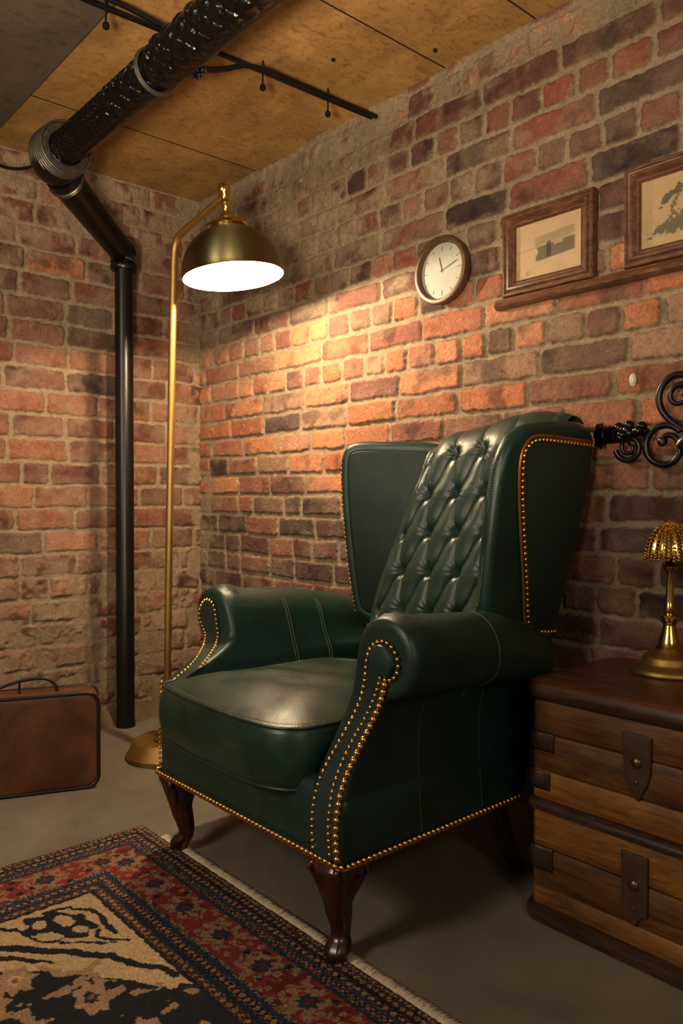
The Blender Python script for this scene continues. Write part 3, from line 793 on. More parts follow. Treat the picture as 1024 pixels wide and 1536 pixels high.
# knuckle above the shade; the shade tips slightly
tilt = Matrix.Rotation(math.radians(-6), 4, Vector((.75, -.66, 0)).normalized()) 
tilt = Matrix.Rotation(math.radians(-6), 4, Vector((-.66 * 0 + .751, -.66, 0)).normalized() * -1)
HX = Matrix.Translation((SX, SY, SZ)) @ tilt
HK = HX @ Matrix.Translation((0, 0, -.098))
hdome = .262
G().lathe([(.001, .405), (.012, .402), (.020, .392), (.022, .380), (.018, .366), (.013, .360), (.013, .348), (.019, .342), (.021, .335), (.016, .326), (.012, .320), (.012, .308), (.020, .300), (.024, .292), (.024, .286), (.014, .280), (.014, .27), (.001, .268)], 28, HK).obj('knuckle', M['brass'], lamp)
kn = HK @ Vector((0, 0, .385))
G().tube([tuple(Vector(arc[-1])), tuple(kn)], .0125, 14).obj('neck_tip', M['brass'], lamp)
G().lathe([(.02, .285), (.040, .280), (.062, .270), (.070, .262), (.072, .254), (.066, .246), (.03, .25)], 40, HK).obj('shade_collar', M['brass'], lamp)
RR = .168
dome_o = []
for i in range(25):
    a = pi / 2 * i / 24; dome_o.append((max(.055, RR * math.sin(a) ** .88 if a > 0 else .055), .158 * math.cos(a) ** .98 if a < pi / 2 - 1e-6 else 0))
dome_o = [(.052, .158)] + [q for q in dome_o if q[0] > .056]
dome_o[-1] = (RR, -.002)
out = dome_o + [(RR + .001, -.005), (RR - .002, -.006)]
G().lathe(out, 72, HX, cap=False).obj('lamp_shade', M['shade_brass'], lamp)
inner = [(r - .003, z - .002) for r, z in dome_o[:-1]] + [(RR - .003, -.005)]
G().lathe([(.001, .154)] + inner, 72, HX, cap=False).obj('shade_lining', M['shade_inner'], lamp)
G().lathe([(.001, .155), (.02, .15), (.022, .12), (.017, .105), (.001, .10)], 20, HX).obj('socket', M['brass'], lamp)
bulb_pos = HX @ Vector((0, 0, .12))
G().lathe([(.014, .106), (.018, .095), (.028, .075), (.032, .055), (.029, .036), (.019, .022), (.001, .017)], 28, HX).obj('bulb', M['bulb'], lamp)
settle(lamp)
ld = bpy.data.lights.new('bulb_light', 'POINT'); ld.energy = 54; ld.color = (1, .76, .48); ld.shadow_soft_size = .016
lo = bpy.data.objects.new('bulb_light', ld); COL.objects.link(lo); lo.location = HX @ Vector((0, 0, .008)); 

# ================================================================== CAST IRON PIPE
pipe = thing('cast_iron_pipe', 'black iron pipe with embossed ceiling run, ribbed elbow and upright post to the floor', 'pipe', (-3.06, 1.483, 0))
# embossed run along the ceiling
DY, DZ, DR = 1.088, 2.17, .054
nu, nv = 200, 1600
th = np.linspace(0, 2 * pi, nu); xx = np.linspace(-2.72, .9, nv)
TH, XX = np.meshgrid(th, xx)
big = sstep(-2.02, -1.98, XX)
per = .062
wa = TH * 5 / (2 * pi) + XX / per; wb = TH * 5 / (2 * pi) - XX / per
ra = np.abs(np.sin(pi * wa)); rb = np.abs(np.sin(pi * wb))
braid = np.maximum(np.exp(-(ra / .22) ** 2), np.exp(-(rb / .22) ** 2)) * .006
scal = (1 - np.exp(-ra * 2.2)) * (1 - np.exp(-rb * 2.2)) * .011
fine = (vn(TH * 40 / (2 * pi), XX * 220, 7) - .5) * .003
small = np.maximum(np.exp(-(np.abs(np.sin(pi * (TH * 10 / 2 / pi + XX / .03))) / .3) ** 2), np.exp(-(np.abs(np.sin(pi * (TH * 10 / 2 / pi - XX / .03))) / .3) ** 2)) * .004
mid = sstep(-2.32, -2.28, XX)
Hh = big * scal + (1 - big) * (mid * braid + (1 - mid) * small) + fine
smoothside = sstep(.10, .5, np.cos(TH - math.radians(-30)))   # plain seam side of the casting
Hh = Hh * (1 - .85 * smoothside)
RRr = DR + Hh + .006 * big
V = np.stack([XX, DY + RRr * np.cos(TH), DZ + RRr * np.sin(TH)], -1)
me = grid_mesh('embossed_run', V, nu, nv); link('embossed_run', me, M['black_gloss'], pipe, angle=0)
# strap around the run
def ring(g, x, R, r, seg=40): g.tube([(x, DY + R * math.cos(2 * pi * k / seg), DZ + R * math.sin(2 * pi * k / seg)) for k in range(seg)], r, 8, closed=True)
g = G(); ring(g, -2.04, .063, .005); ring(g, -2.03, .063, .003); g.obj('strap', M['gunmetal'], pipe)
# elbow with ribbed collar
EC = Vector((-2.765, DY, DZ - .012))
g = G(); g.lathe([(.001, -.092)] + [(.092 * math.cos(a), .092 * math.sin(a)) for a in np.linspace(-pi / 2 + .15, pi / 2 - .15, 20)] + [(.001, .092)], 40, Matrix.Translation(EC)); g.obj('elbow', M['black_iron'], pipe)
g = G(); g.lathe([(.088, -.01), (.090, .08), (.078, .085), (.06, .082)], 48, Matrix.Translation((EC.x - .0, DY, DZ)) @ Matrix.Rotation(pi / 2, 4, 'Y'), cap=False)
for k in range(8): ring(g, EC.x - .008 + k * .0132, .0925 - .0006 * k, .0050, 48)
g.obj('ribbed_collar', M['gunmetal'], pipe)
J = Vector((-3.06, 1.483, 1.975)); a0 = Vector((-2.79, 1.115, 2.115))
dr = (J - a0).normalized()
g = G(); g.tube([tuple(a0.lerp(J, t)) for t in np.linspace(0, 1, 12)], [.062 - .010 * t for t in np.linspace(0, 1, 12)], 32); g.obj('slanted_pipe', M['black_iron'], pipe)
def ringd(g, c, d, R, r, seg=36):
    qm = d.to_track_quat('Z', 'Y').to_matrix()
    g.tube([tuple(Vector(c) + qm @ Vector((R * math.cos(2 * pi * k / seg), R * math.sin(2 * pi * k / seg), 0))) for k in range(seg)], r, 8, closed=True)
g = G(); ringd(g, a0 + dr * .03, dr, .064, .006); ringd(g, a0 + dr * .04, dr, .062, .004); g.obj('pipe_ring', M['gunmetal'], pipe)
g = G(); g.lathe([(.001, -.058)] + [(.058 * math.cos(a), .058 * math.sin(a)) for a in np.linspace(-1.4, 1.4, 16)] + [(.001, .058)], 32, Matrix.Translation(J)); g.obj('joint', M['black_iron'], pipe)
g = G()
for k in range(5):
    dd = (-dr).slerp(Vector((0, 0, -1)), .25 + .14 * k) if False else Vector((-dr.x * (1 - k / 5), -dr.y * (1 - k / 5), -dr.z * (1 - k / 5) - k / 5 - .15)).normalized()
    ringd(g, J + Vector((0, 0, .018 - .014 * k)), dd, .056 - .001 * k, .0042)
g.obj('joint_rings', M['gunmetal'], pipe)
g = G(); g.lathe([(.03, 1.905), (.052, 1.905), (.055, 1.912), (.055, 1.924), (.05, 1.930), (.043, 1.934), (.043, 1.955), (.03, 1.958)], 36, Matrix.Translation((J.x, J.y, 0))); g.obj('flange', M['black_iron'], pipe)
g = G(); g.lathe([(.040, 0), (.040, .02), (.0375, .03), (.0375, 1.93)], 32, Matrix.Translation((J.x, J.y, 0))); g.obj('upright', M['black_iron'], pipe)
settle(pipe)

# rosette knob against the run
kp = Vector((-1.925, 1.150, 2.155))
kn = thing('junction_knob', 'small beaded round metal junction knob beside the embossed ceiling pipe', 'junction box', tuple(kp))
g = G(); g.lathe([(.001, -.026)] + [(.028 * math.cos(a), .028 * math.sin(a)) for a in np.linspace(-1.4, 1.4, 12)] + [(.001, .028)], 24, Matrix.Translation(kp)); g.obj('body', M['black_gloss'], kn)
g = G()
for i in range(60):
    z = 1 - 2 * (i + .5) / 60; rr = math.sqrt(1 - z * z); a = i * 2.39996
    c = kp + Vector((rr * math.cos(a), rr * math.sin(a), z)) * .028
    g.lathe([(.001, -.004), (.0035, -.002), (.0035, .002), (.001, .004)], 6, Matrix.Translation(c))
g.obj('beading', M['gunmetal'], kn)
g = G().tube([(-1.95, 1.10, 2.19), (-1.94, 1.12, 2.17), tuple(kp)], .012, 12); g.obj('stub', M['black_iron'], kn)
settle(kn)
# conduits along the ceiling
def conduit(name, pts, label, r=.008, clips=()):
    t = thing(name, label, 'conduit', pts[0])
    G().tube(pts, r, 10).obj('conduit_tube', M['black_iron'], t)
    for y, x in clips:
        g = G(); g.tube([(x, y, CEIL - .002), (x, y, CEIL - .075)], .003, 6); g.lathe([(.001, -.012), (.009, -.007), (.010, 0), (.008, .007), (.001, .011)], 12, Matrix.Translation((x, y, CEIL - .085)))
        g.obj('hanger', M['black_iron'], t)
    settle(t); return t
conduit('ceiling_conduit', [(-2.035, -2.4, 2.285), (-2.035, .9, 2.285), (-2.015, 1.30, 2.285), (-2.0, 1.895, 2.285)], 'thin black conduit running under the ceiling, the one with drop hangers', clips=((.935, -2.03), (.62, -2.035), (1.44, -2.01), (1.70, -2.003)))
conduit('ceiling_conduit', [(-1.925, 1.165, 2.165), (-1.93, 1.20, 2.17), (-1.945, 1.26, 2.20), (-1.968, 1.34, 2.25), (-1.975, 1.42, 2.272), (-1.975, 1.895, 2.278)], 'thin black conduit leaving the round knob beside the pipe and rising to the ceiling')
conduit('ceiling_conduit', [(-1.985, -2.4, 2.28), (-1.985, .98, 2.28), (-1.97, 1.10, 2.26)], 'thin black conduit nearest the camera, ending behind the embossed pipe')
g = G().tube(smooth3([(-2.82, 1.06, 2.16), (-2.88, 1.02, 2.14), (-2.97, .98, 2.16), (-3.06, .93, 2.21), (-3.13, .86, 2.25)], 2), .006, 8)
tag(g.obj('cable', M['black_iron']), 'short black cable sagging from the ribbed pipe elbow to the left wall', 'cable')
for i, (x, y) in enumerate(((-1.86, 1.60), (-1.617, 1.80))):
    o = G().lathe([(.001, 0), (.006, 0), (.007, -.004), (.004, -.008), (.001, -.009)], 12, Matrix.Translation((x, y, CEIL))).obj('ceiling_screw', M['black_iron'])
    tag(o, ('dark screw head in the ochre ceiling beside the conduit end', 'dark screw head in the ochre ceiling right by the brick wall')[i], 'screw')

# ================================================================== WALL CLOCK
CX, CZ = -1.652, 1.672
ck = thing('wall_clock', 'small round wall clock with a brown rim and aged pale dial', 'clock', (CX, WALL_Y, CZ))
W = Matrix.Translation((CX, WALL_Y - .002, CZ)) @ Matrix.Rotation(pi / 2, 4, 'X')
G().lathe([(.001, 0), (.094, 0), (.100, .006), (.106, .022), (.1075, .034), (.105, .040), (.099, .0425), (.092, .041), (.0885, .034), (.087, .022), (.001, .022)], 64, W).obj('case', M['clock_rim'], ck)
G().lathe([(.001, .0225), (.0865, .0225), (.0865, .0245), (.001, .0245)], 48, W).obj('dial', M['clock_face'], ck)
g = G()
for k in range(12):
    a = 2 * pi * k / 12; L = .012 if k % 3 else .016
    R_ = W @ Matrix.Rotation(a, 4, 'Z'); g.box((-.0009, .078 - L, .0246), (.0009, .078, .0252), mtx=R_)
g.obj('hour_marks', M['ink'], ck, smooth=False)
G().box((-.0014, -.006, .0262), (.0014, .044, .0268), mtx=W @ Matrix.Rotation(math.radians(14), 4, 'Z')).obj('hour_hand', M['ink'], ck, smooth=False)
G().box((-.0010, -.008, .0272), (.0010, .066, .0278), mtx=W @ Matrix.Rotation(math.radians(-72), 4, 'Z')).obj('minute_hand', M['ink'], ck, smooth=False)
settle(ck)

# ================================================================== PICTURE FRAMES + LEDGE
def print_mesh(x0, x1, z0, z1, y, fn):
    nu, nv = 220, int(220 * (z1 - z0) / (x1 - x0)); a, b = np.meshgrid(np.linspace(0, 1, nu), np.linspace(0, 1, nv))
    V = np.stack([x0 + a * (x1 - x0), np.full_like(a, y), z0 + b * (z1 - z0)], -1); return grid_mesh('photograph', V, nu, nv, fn(a, b))
def photo_a(a, b):
    base = A3(lin(178, 152, 118)) * (.86 + .25 * fbm(a * 3, b * 3, 1))[..., None]
    def blend(c, m): nonlocal base; base = base * (1 - m[..., None]) + A3(c) * m[..., None]
    s = b - .10 * a     # the view in the print slants a little
    blend(lin(120, 108, 90), .65 * sstep(.50, .54, s) * sstep(.70, .66, s) * sstep(.26, .34, a) * sstep(.92, .88, a))
    blend(lin(74, 70, 62), .85 * sstep(.22, .26, s) * sstep(.52, .47, s) * sstep(.34, .37, a + .05 * vn(a * 9, b * 9, 3)) * sstep(.93, .88, a))
    blend(lin(48, 46, 42), .8 * sstep(.24, .28, s) * sstep(.56, .52, s) * sstep(.47, .49, a) * sstep(.56, .54, a))
    blend(lin(170, 150, 120), .7 * sstep(.43, .45, s) * sstep(.5, .48, s) * sstep(.58, .6, a) * sstep(.74, .72, a))
    blend(lin(140, 124, 98), .6 * sstep(.47, .49, s) * sstep(.53, .51, s) * sstep(.4, .36, a))
    blend(lin(112, 92, 64), .6 * sstep(.5, .62, fbm(a * 10, b * 10, 6)) * sstep(.2, .08, b) * sstep(.35, .1, a))
    return base
def photo_b(a, b):
    base = A3(lin(172, 146, 108)) * (.86 + .25 * fbm(a * 3, b * 3, 11))[..., None]
    n = fbm(a * 24, b * 24, 12) - .5
    def blend(c, m): nonlocal base; base = base * (1 - m[..., None]) + A3(c) * m[..., None]
    arch = np.exp(-((b - (.80 - 1.9 * (a - .52) ** 2) + .16 * n) / .075) ** 2) * sstep(.16, .24, a + .1 * n)
    blend(lin(70, 72, 66), .9 * sstep(.35, .6, arch))
    tr = np.exp(-((a - .36 - .12 * np.sin(b * 9) * .3 + .10 * n) / .018) ** 2) * sstep(.3, .4, b) * sstep(.72, .66, b)
    blend(lin(66, 50, 34), .8 * tr)
    bush = sstep(.0, .05, .44 - b - 1.6 * (a - .46) ** 2 + .30 * n) * sstep(.13, .18, b + .2 * n)
    blend(lin(82, 80, 70), .9 * bush)
    return base
def frame(x0, x1, z0, z1, fn, label, w=.042):
    t = thing('framed_picture', label, 'picture', ((x0 + x1) / 2, WALL_Y - .01, z0))
    Y = WALL_Y - .004
    prof = [(0, 0), (0, .022), (.003, .026), (.008, .026), (.010, .022), (.014, .021), (.018, .027), (.024, .028), (.029, .022), (.031, .017), (.036, .017), (.038, .013), (.041, .015), (w, .013), (w, 0)]
    rg = [[(x0 + i, Y - h, z0 + i), (x1 - i, Y - h, z0 + i), (x1 - i, Y - h, z1 - i), (x0 + i, Y - h, z1 - i)] for i, h in prof]
    g = G(); g.grid(rg, True); g.obj('moulding', M['frame'], t, angle=25)
    i = w - .001
    o = link('photograph', print_mesh(x0 + i, x1 - i, z0 + i, z1 - i, Y - .0115, fn), M['print'], t, angle=0)
    G().box((x0 + i, Y - .0150, z0 + i), (x1 - i, Y - .0140, z1 - i)).obj('glass_pane', M['glass'], t, smooth=False)
    G().box((x0 + .004, Y - .003, z0 + .004), (x1 - .004, Y + .002, z1 - .004)).obj('backing', M['frame_dark'], t, smooth=False)
    settle(t)
frame(-1.419, -1.125, 1.541, 1.778, photo_a, 'walnut framed faded sepia photo of a dark building, nearest the clock')
frame(-1.037, -.70, 1.541, 1.792, photo_b, 'walnut framed sepia print of a dark tree, farther right from the clock')
g = G(); prof = [(0, 0), (.030, 0), (.040, .004), (.043, .010), (.040, .015), (.032, .017), (.036, .021), (.034, .025), (.0, .026)]
rings = []
for x, s in ((-1.452, .55), (-1.446, .85), (-1.437, 1), (-.35, 1)):
    rings.append([(x, WALL_Y + .004 - d * s, 1.5115 + h) for d, h in prof])
g.grid(rings, True, False, True); tag(g.obj('picture_ledge', M['frame'], angle=30), 'long narrow walnut picture ledge under the two framed pictures', 'shelf')

# plaster plug on the wall
g = G(); g.lathe([(.001, 0), (.012, 0), (.011, .004), (.006, .008), (.001, .008)], 14, Matrix.Translation((-1.02, WALL_Y - .008, 1.258)) @ Matrix.Rotation(pi / 2, 4, 'X') @ Matrix.Diagonal((.8, 1.5, 1, 1)))
tag(g.obj('plaster_plug', M['plug']), 'small white plaster plug in the brick wall above the iron scrollwork', 'plug')

# ================================================================== IRON SCROLLWORK
IY = WALL_Y - .055
ir = thing('iron_bracket', 'ornate black wrought iron scroll bracket on the brick wall above the trunk', 'bracket', (-1.0, WALL_Y - .01, 1.10))
def spiral(cx, cz, r0, r1, a0, a1, n=48): return [(cx + (r0 + (r1 - r0) * k / n) * math.cos(a0 + (a1 - a0) * k / n), IY, cz + (r0 + (r1 - r0) * k / n) * math.sin(a0 + (a1 - a0) * k / n)) for k in range(n + 1)]
# knurled arm end
prof = []
for k in range(26):
    t = k / 25; prof.append((.021 + .0045 * math.sin(k * 1.7) + (.008 if k < 3 else 0) - .004 * t, t * .062))
g = G(); g.lathe([(.001, 0)] + prof + [(.001, .063)], 24, Matrix.Translation((-1.086, IY, 1.116)) @ Matrix.Rotation(pi / 2, 4, 'Y'), mod=lambda a, t: 1 + .08 * math.sin(7 * a + 9 * t)); g.obj('knurled_arm', M['black_gloss'], ir)
# clotted leaf block
g = G()
rl = random.Random(4)
for k in range(16):
    c = Vector((-1.035 + rl.uniform(0, .07), IY + rl.uniform(-.012, .012), 1.115 + rl.uniform(-.016, .022)))
    g.lathe([(.001, -.014), (.010, -.009), (.014, 0), (.010, .009), (.001, .014)], 9, Matrix.Translation(c) @ Matrix.Rotation(rl.uniform(0, 3), 4, 'X'))
g.obj('leaf_cluster', M['black_gloss'], ir, angle=60)
sp_ = spiral(-1.005, 1.082, .036, .006, math.radians(190), math.radians(190 + 620))
g = G(); g.tube(sp_, [.008 - .004 * k / 48 for k in range(49)], 10); g.obj('scroll', M['black_iron'], ir)
# big C scroll
c1 = spiral(-.912, 1.082, .050, .046, math.radians(40), math.radians(300)); 
g = G(); g.tube(c1, [.0085] * 49, 12)
g.tube(spiral(-.912, 1.082, .046, .013, math.radians(300), math.radians(520), 30), [.0085 - .003 * k / 30 for k in range(31)], 12)
g.lathe([(.001, -.013), (.010, -.008), (.013, 0), (.010, .008), (.001, .013)], 12, Matrix.Translation((-.918, IY, 1.092))); g.obj('scroll', M['black_iron'], ir)
# upper S scroll
s1 = [(-.845, IY, 1.105), (-.862, IY, 1.115), (-.885, IY, 1.13), (-.910, IY, 1.152), (-.926, IY, 1.180), (-.928, IY, 1.208), (-.916, IY, 1.234), (-.893, IY, 1.250), (-.866, IY, 1.250), (-.845, IY, 1.238), (-.835, IY, 1.218)]
g = G(); g.tube(smooth3(s1, 2), .0085, 12); 
g.tube(spiral(-.876, 1.198, .030, .010, math.radians(60), math.radians(60 + 330), 30), [.0075 - .002 * k / 30 for k in range(31)], 10)
g.obj('scroll', M['black_iron'], ir)
g = G(); g.tube([(-.872, IY, 1.075), (-.86, IY, 1.085), (-.84, IY, 1.10), (-.80, IY, 1.10), (-.45, IY, 1.10)], [.018, .022, .02, .012, .012], 12); g.obj('rail', M['black_iron'], ir)
G().box((-.47, IY - .012, 1.04), (-.44, WALL_Y, 1.16), .004).obj('mounting_plate', M['black_iron'], ir)
settle(ir)

# ================================================================== TRUNK
TX0, TX1, TY0, TY1 = -1.052, -.12, 1.500, 1.872
tk = thing('storage_trunk', 'large planked wooden trunk with leather tabs and metal corners beside the armchair', 'trunk', (-.58, 1.69, 0))
def rr_loft(g, levels, r=.02, n=5):
    g.grid([[(x, y, z) for x, y in rrect(TX0 - o, TY0 - o, TX1 + o, TY1 + min(o, .012), max(.004, r + o), n)] for o, z in levels], True, False, True); return g
rr_loft(G(), [(.006, .0), (.018, .004), (.021, .016), (.018, .028), (.008, .034), (-.004, .036)], .03).obj('base_rim', M['trunk_rim'], tk)
pl = [(.034, .078), (.080, .166), (.168, .252), (.276, .340), (.342, .424), (.426, .503)]
for i, (za, zb) in enumerate(pl):
    g = rr_loft(G(), [(-.006, za), (-.0015, za + .0015), (0, za + .004), (0, zb - .004), (-.0015, zb - .0015), (-.006, zb)], .018)
    g.obj('plank_course', M['trunk_plank' if i in (2, 0, 3) else 'trunk_plank_dark'], tk, angle=40)
rr_loft(G(), [(-.02, .03), (-.008, .032), (-.008, .51), (-.02, .512)]).obj('trunk_body', M['seam'], tk)
rr_loft(G(), [(-.006, .250), (.006, .251), (.013, .255), (.014, .262), (.012, .268), (.007, .273), (-.004, .277)], .022).obj('middle_rim', M['trunk_rim'], tk)
rr_loft(G(), [(-.004, .500), (.008, .502), (.016, .512), (.018, .526), (.014, .538), (.006, .544), (-.004, .545), (-.04, .545)], .03, 8).obj('lid_top', M['trunk_top'], tk, angle=60)
rr_loft(G(), [(.006, .501), (.0135, .506), (.0195, .516), (.0195, .526), (.0165, .533)], .03, 8).obj('lid_edge', M['trunk_rim'], tk)
# lighter plank insert at right of lower half
G().box((-.70, TY0 - .0012, .168), (-.55, TY0 + .002, .243), .001).obj('plank_patch', M['trunk_plank'], tk, smooth=False)
# corner brackets
for za, zb, w_ in ((.388, .428, .062), (.300, .340, .052), (.118, .170, .060)):
    pts = [(TX0 + w_, TY0 - .002), (TX0 + .02, TY0 - .002)] + [(TX0 + .018 + .0205 * math.cos(a), TY0 + .018 + .0205 * math.sin(a)) for a in np.linspace(-pi / 2, -pi, 7)] + [(TX0 - .0025, TY0 + .02), (TX0 - .0025, TY0 + .06)]
    rg = []
    for k in range(9):
        t = k / 8; puff = .004 * math.sin(pi * t)
        rg.append([(x - puff * (1 if i > 4 else .3) * (1 if 1 < i < 8 else 0), y - puff * (1 if i < 6 else .3) * (1 if 0 < i < 9 else 0), za + (zb - za) * t) for i, (x, y) in enumerate(pts)])
    g = G(); g.grid(rg); o = g.obj('corner_bracket', M['dark_metal'], tk, angle=50)
    md = o.modifiers.new('t', 'SOLIDIFY'); md.thickness = .002; md.offset = 1
# leather tabs
def tab(x0, x1, zt, zb, style):
    w = x1 - x0; c = (x0 + x1) / 2
    if style == 0: L = [(x0, zt), (x1, zt), (x1 - .002, zt - (zt - zb) * .55), (x1 - .010, zb + .035), (c + .006, zb + .006), (c, zb), (c - .006, zb + .006), (x0 + .008, zb + .040), (x0 + .002, zt - (zt - zb) * .5)]
    else: L = [(x0, zt), (x1, zt), (x1 - .001, zb + .05), (x1 - .002, zb + .027), (c + .012, zb + .022), (c + .003, zb + .005), (c, zb), (c - .006, zb + .012), (c - .010, zb + .03), (x0 + .004, zb + .03), (x0 + .001, zb + .06)]
    L = [(p.x, p.y) for p in resample([(a, b, 0) for a, b in L], n=70, closed=True)]
    g = G(); slab(g, L, .007, .0022, lambda a, b, t: (a, TY0 - .0075 + t, b), steps=3); o = g.obj('leather_tab', M['strap'], tk, angle=50)
    for zz, rr in ((zt - (zt - zb) * .42, .0115), (zb + .038, .005)):
        q = G().lathe([(rr, 0), (rr, .002), (rr * .8, rr * .42), (rr * .4, rr * .6), (.001, rr * .65)], 20, Matrix.Translation((c, TY0 - .0072, zz)) @ Matrix.Rotation(pi / 2, 4, 'X')); s = q.obj('stud', M['stud'], o)
tab(-.824, -.762, .474, .338, 0); tab(-.826, -.768, .229, .078, 1)
settle(tk)

# ================================================================== BRASS TABLE LAMP
BX, BY, BZ = -.868, 1.785, .5452
tl = thing('table_lamp', 'small ornate polished brass lamp standing on the wooden trunk', 'table lamp', (BX, BY, BZ))
TM = Matrix.Translation((BX, BY, BZ))
G().lathe([(.001, 0), (.084, 0), (.088, .004), (.088, .009), (.083, .015), (.066, .020), (.060, .026), (.059, .036), (.054, .042), (.036, .048), (.030, .056), (.001, .056)], 56, TM).obj('base', M['brass_dull'], tl)
G().lathe([(.001, .05), (.030, .054), (.032, .060), (.026, .066), (.024, .078), (.018, .094), (.014, .112), (.018, .118), (.023, .126), (.022, .134), (.014, .140), (.017, .146), (.012, .152), (.010, .17), (.0085, .20), (.008, .232), (.010, .238), (.017, .244), (.018, .250), (.008, .262), (.006, .30), (.001, .30)], 32, TM).obj('stem', M['brass'], tl)
prof = [(.010, .350), (.020, .346), (.032, .334), (.042, .318), (.049, .300), (.052, .284), (.052, .272)]
G().lathe([(.001, .352)] + prof + [(.050, .270), (.043, .278)], 96, TM, cap=False, mod=lambda a, t: 1 + .05 * math.cos(16 * a)).obj('shell_shade', M['brass'], tl)
sh = tl.children[-1]
g = G()
for k in range(32):
    a = 2 * pi * k / 32
    for i in range(13):
        t = i / 12; j = t * (len(prof) - 1); j0 = min(int(j), len(prof) - 2); f = j - j0
        r = prof[j0][0] * (1 - f) + prof[j0 + 1][0] * f + .003; z = prof[j0][1] * (1 - f) + prof[j0 + 1][1] * f
        if k % 2 and i < 5: continue
        b = .0022 + .0014 * t; aa = a + .25 * math.sin(t * 2.2)
        g.lathe([(.0003, -b), (b * .9, -b * .4), (b * .9, b * .4), (.0003, b)], 6, TM @ Matrix.Translation((r * math.cos(aa), r * math.sin(aa), z - (.006 * abs(math.sin(a * 4)) * t))))
g.obj('beading', M['brass'], tl, angle=80)
G().lathe([(.001, .345), (.010, .350), (.012, .356), (.006, .362), (.001, .364)], 16, TM).obj('finial', M['brass'], tl)
settle(tl)

# ================================================================== SUITCASE
sc = thing('suitcase', 'worn brown leather suitcase with black edging standing on the floor by the left wall', 'suitcase', (-2.6, .95, 0))
A = Vector((-2.458, 1.098, 0)); e1 = Vector((-.354, -.935, 0)); e2 = Vector((-.935, .354, 0))
SL, SH, ST = .52, .318, .13
def smp(a, b, t): return tuple(A + e1 * a + e2 * t + Vector((0, 0, b)))
Ls = [(p.x, p.y) for p in resample([(a, b, 0) for a, b in rrect(0.0, .004, SL, SH, .040, 8)], n=160, closed=True)]
g = G(); slab(g, Ls, ST, .016, smp, steps=5, crown=.004, fan=True); g.obj('case_body', M['case'], sc, angle=60)
for tt in (.006, ST - .006):
    g = G().tube([smp(a, b, tt) for a, b in inset2(Ls, .002)], .0065, 10, closed=True); o = g.obj('edge_trim', M['case_trim'], sc)
hz = SH
hp = smooth3([(.13, .0), (.135, .022), (.155, .042), (.20, .048), (.27, .036), (.33, .014), (.345, .0)], 2)
g = G().tube([smp(a, hz + b, ST * .5) for a, b in hp], .0055, 10); g.tube([smp(.245, hz - .002, ST * .5), smp(.245, hz + .037, ST * .5)], .004, 8); g.obj('handle', M['case_trim'], sc)
settle(sc)

# ================================================================== RUG
RX0, RX1, RY1, RY0 = -2.072, -.42, 1.058, -.15
st = .0027
nu = int((RX1 - RX0) / st); nv = int((RY1 - RY0) / st)
x, y = np.meshgrid(np.linspace(RX0, RX1, nu), np.linspace(RY0, RY1, nv))
wob = .0022 * (vn(x * 120, y * 120, 1) - .5) * 2
a = x - RX0 + wob; b = RY1 - y + .0022 * (vn(x * 120, y * 120, 2) - .5) * 2
m = np.minimum(a, b); s = np.where(a < b, b, a)
sx = np.where(a < b, y, x)
navy, blue, red, dred, cream, tan, rust, brown = [A3(lin(*c)) for c in ((30, 32, 38), (36, 58, 78), (132, 38, 32), (104, 32, 30), (186, 152, 106), (158, 122, 84), (140, 72, 40), (58, 42, 34))]
C = np.ones(x.shape + (3,)) * navy
def put(mask, col, k=1.0):
    global C
    mk = (mask.astype(float) * k)[..., None]; C = C * (1 - mk) + col * mk
def motif(lo, hi, per, c1, c2, bg):
    sel = (m >= lo) & (m < hi); t = (m - lo) / (hi - lo); put(sel, bg)
    ph = (s / per) % 1
    put(sel & (np.abs(ph - .5) * 2 + np.abs(t - .5) * 2 < .75), c1)
    put(sel & (np.abs(ph - .5) * 2 + np.abs(t - .5) * 2 < .28), c2)
    ph2 = ((s / per) + .5) % 1
    put(sel & (np.abs(ph2 - .5) * 2.6 + np.abs(np.abs(t - .5) - .42) * 6 < .7), c2)
put(m < .006, brown)
motif(.006, .020, .012, tan, rust, navy); motif(.020, .036, .018, tan, navy, brown); put((m >= .036) & (m < .042), navy); 
motif(.042, .060, .020, tan, rust, navy); put((m >= .060) & (m < .069), blue); motif(.069, .084, .014, rust, tan, navy); put((m >= .084) & (m < .094), blue * .8)
# red band
sel = (m >= .094) & (m < .198); t = (m - .146) / .052
put(sel, red); put(sel & (fbm(x * 14, y * 14, 8) > .58), dred)
P_ = .150; ph = ((s - .04) / P_); k = np.round(ph); du_ = (ph - k) * P_; dv_ = (m - .146)
r = np.sqrt(du_ ** 2 + dv_ ** 2); an = np.arctan2(dv_, du_)
pet = .040 * (1 + .22 * np.cos(8 * an)); leaf = fbm(x * 75, y * 75, 9, 3)
put(sel & (r < pet * 1.12) & (r > .018) & (leaf > .40), tan * .8); put(sel & (r < .021 * (1 + .15 * np.cos(8 * an))), blue * .75); put(sel & (r < .009), dred)
put(sel & (np.abs(np.abs(du_) - .050 - .010 * np.cos(dv_ * 120)) < .005) & (leaf > .42), tan * .75)
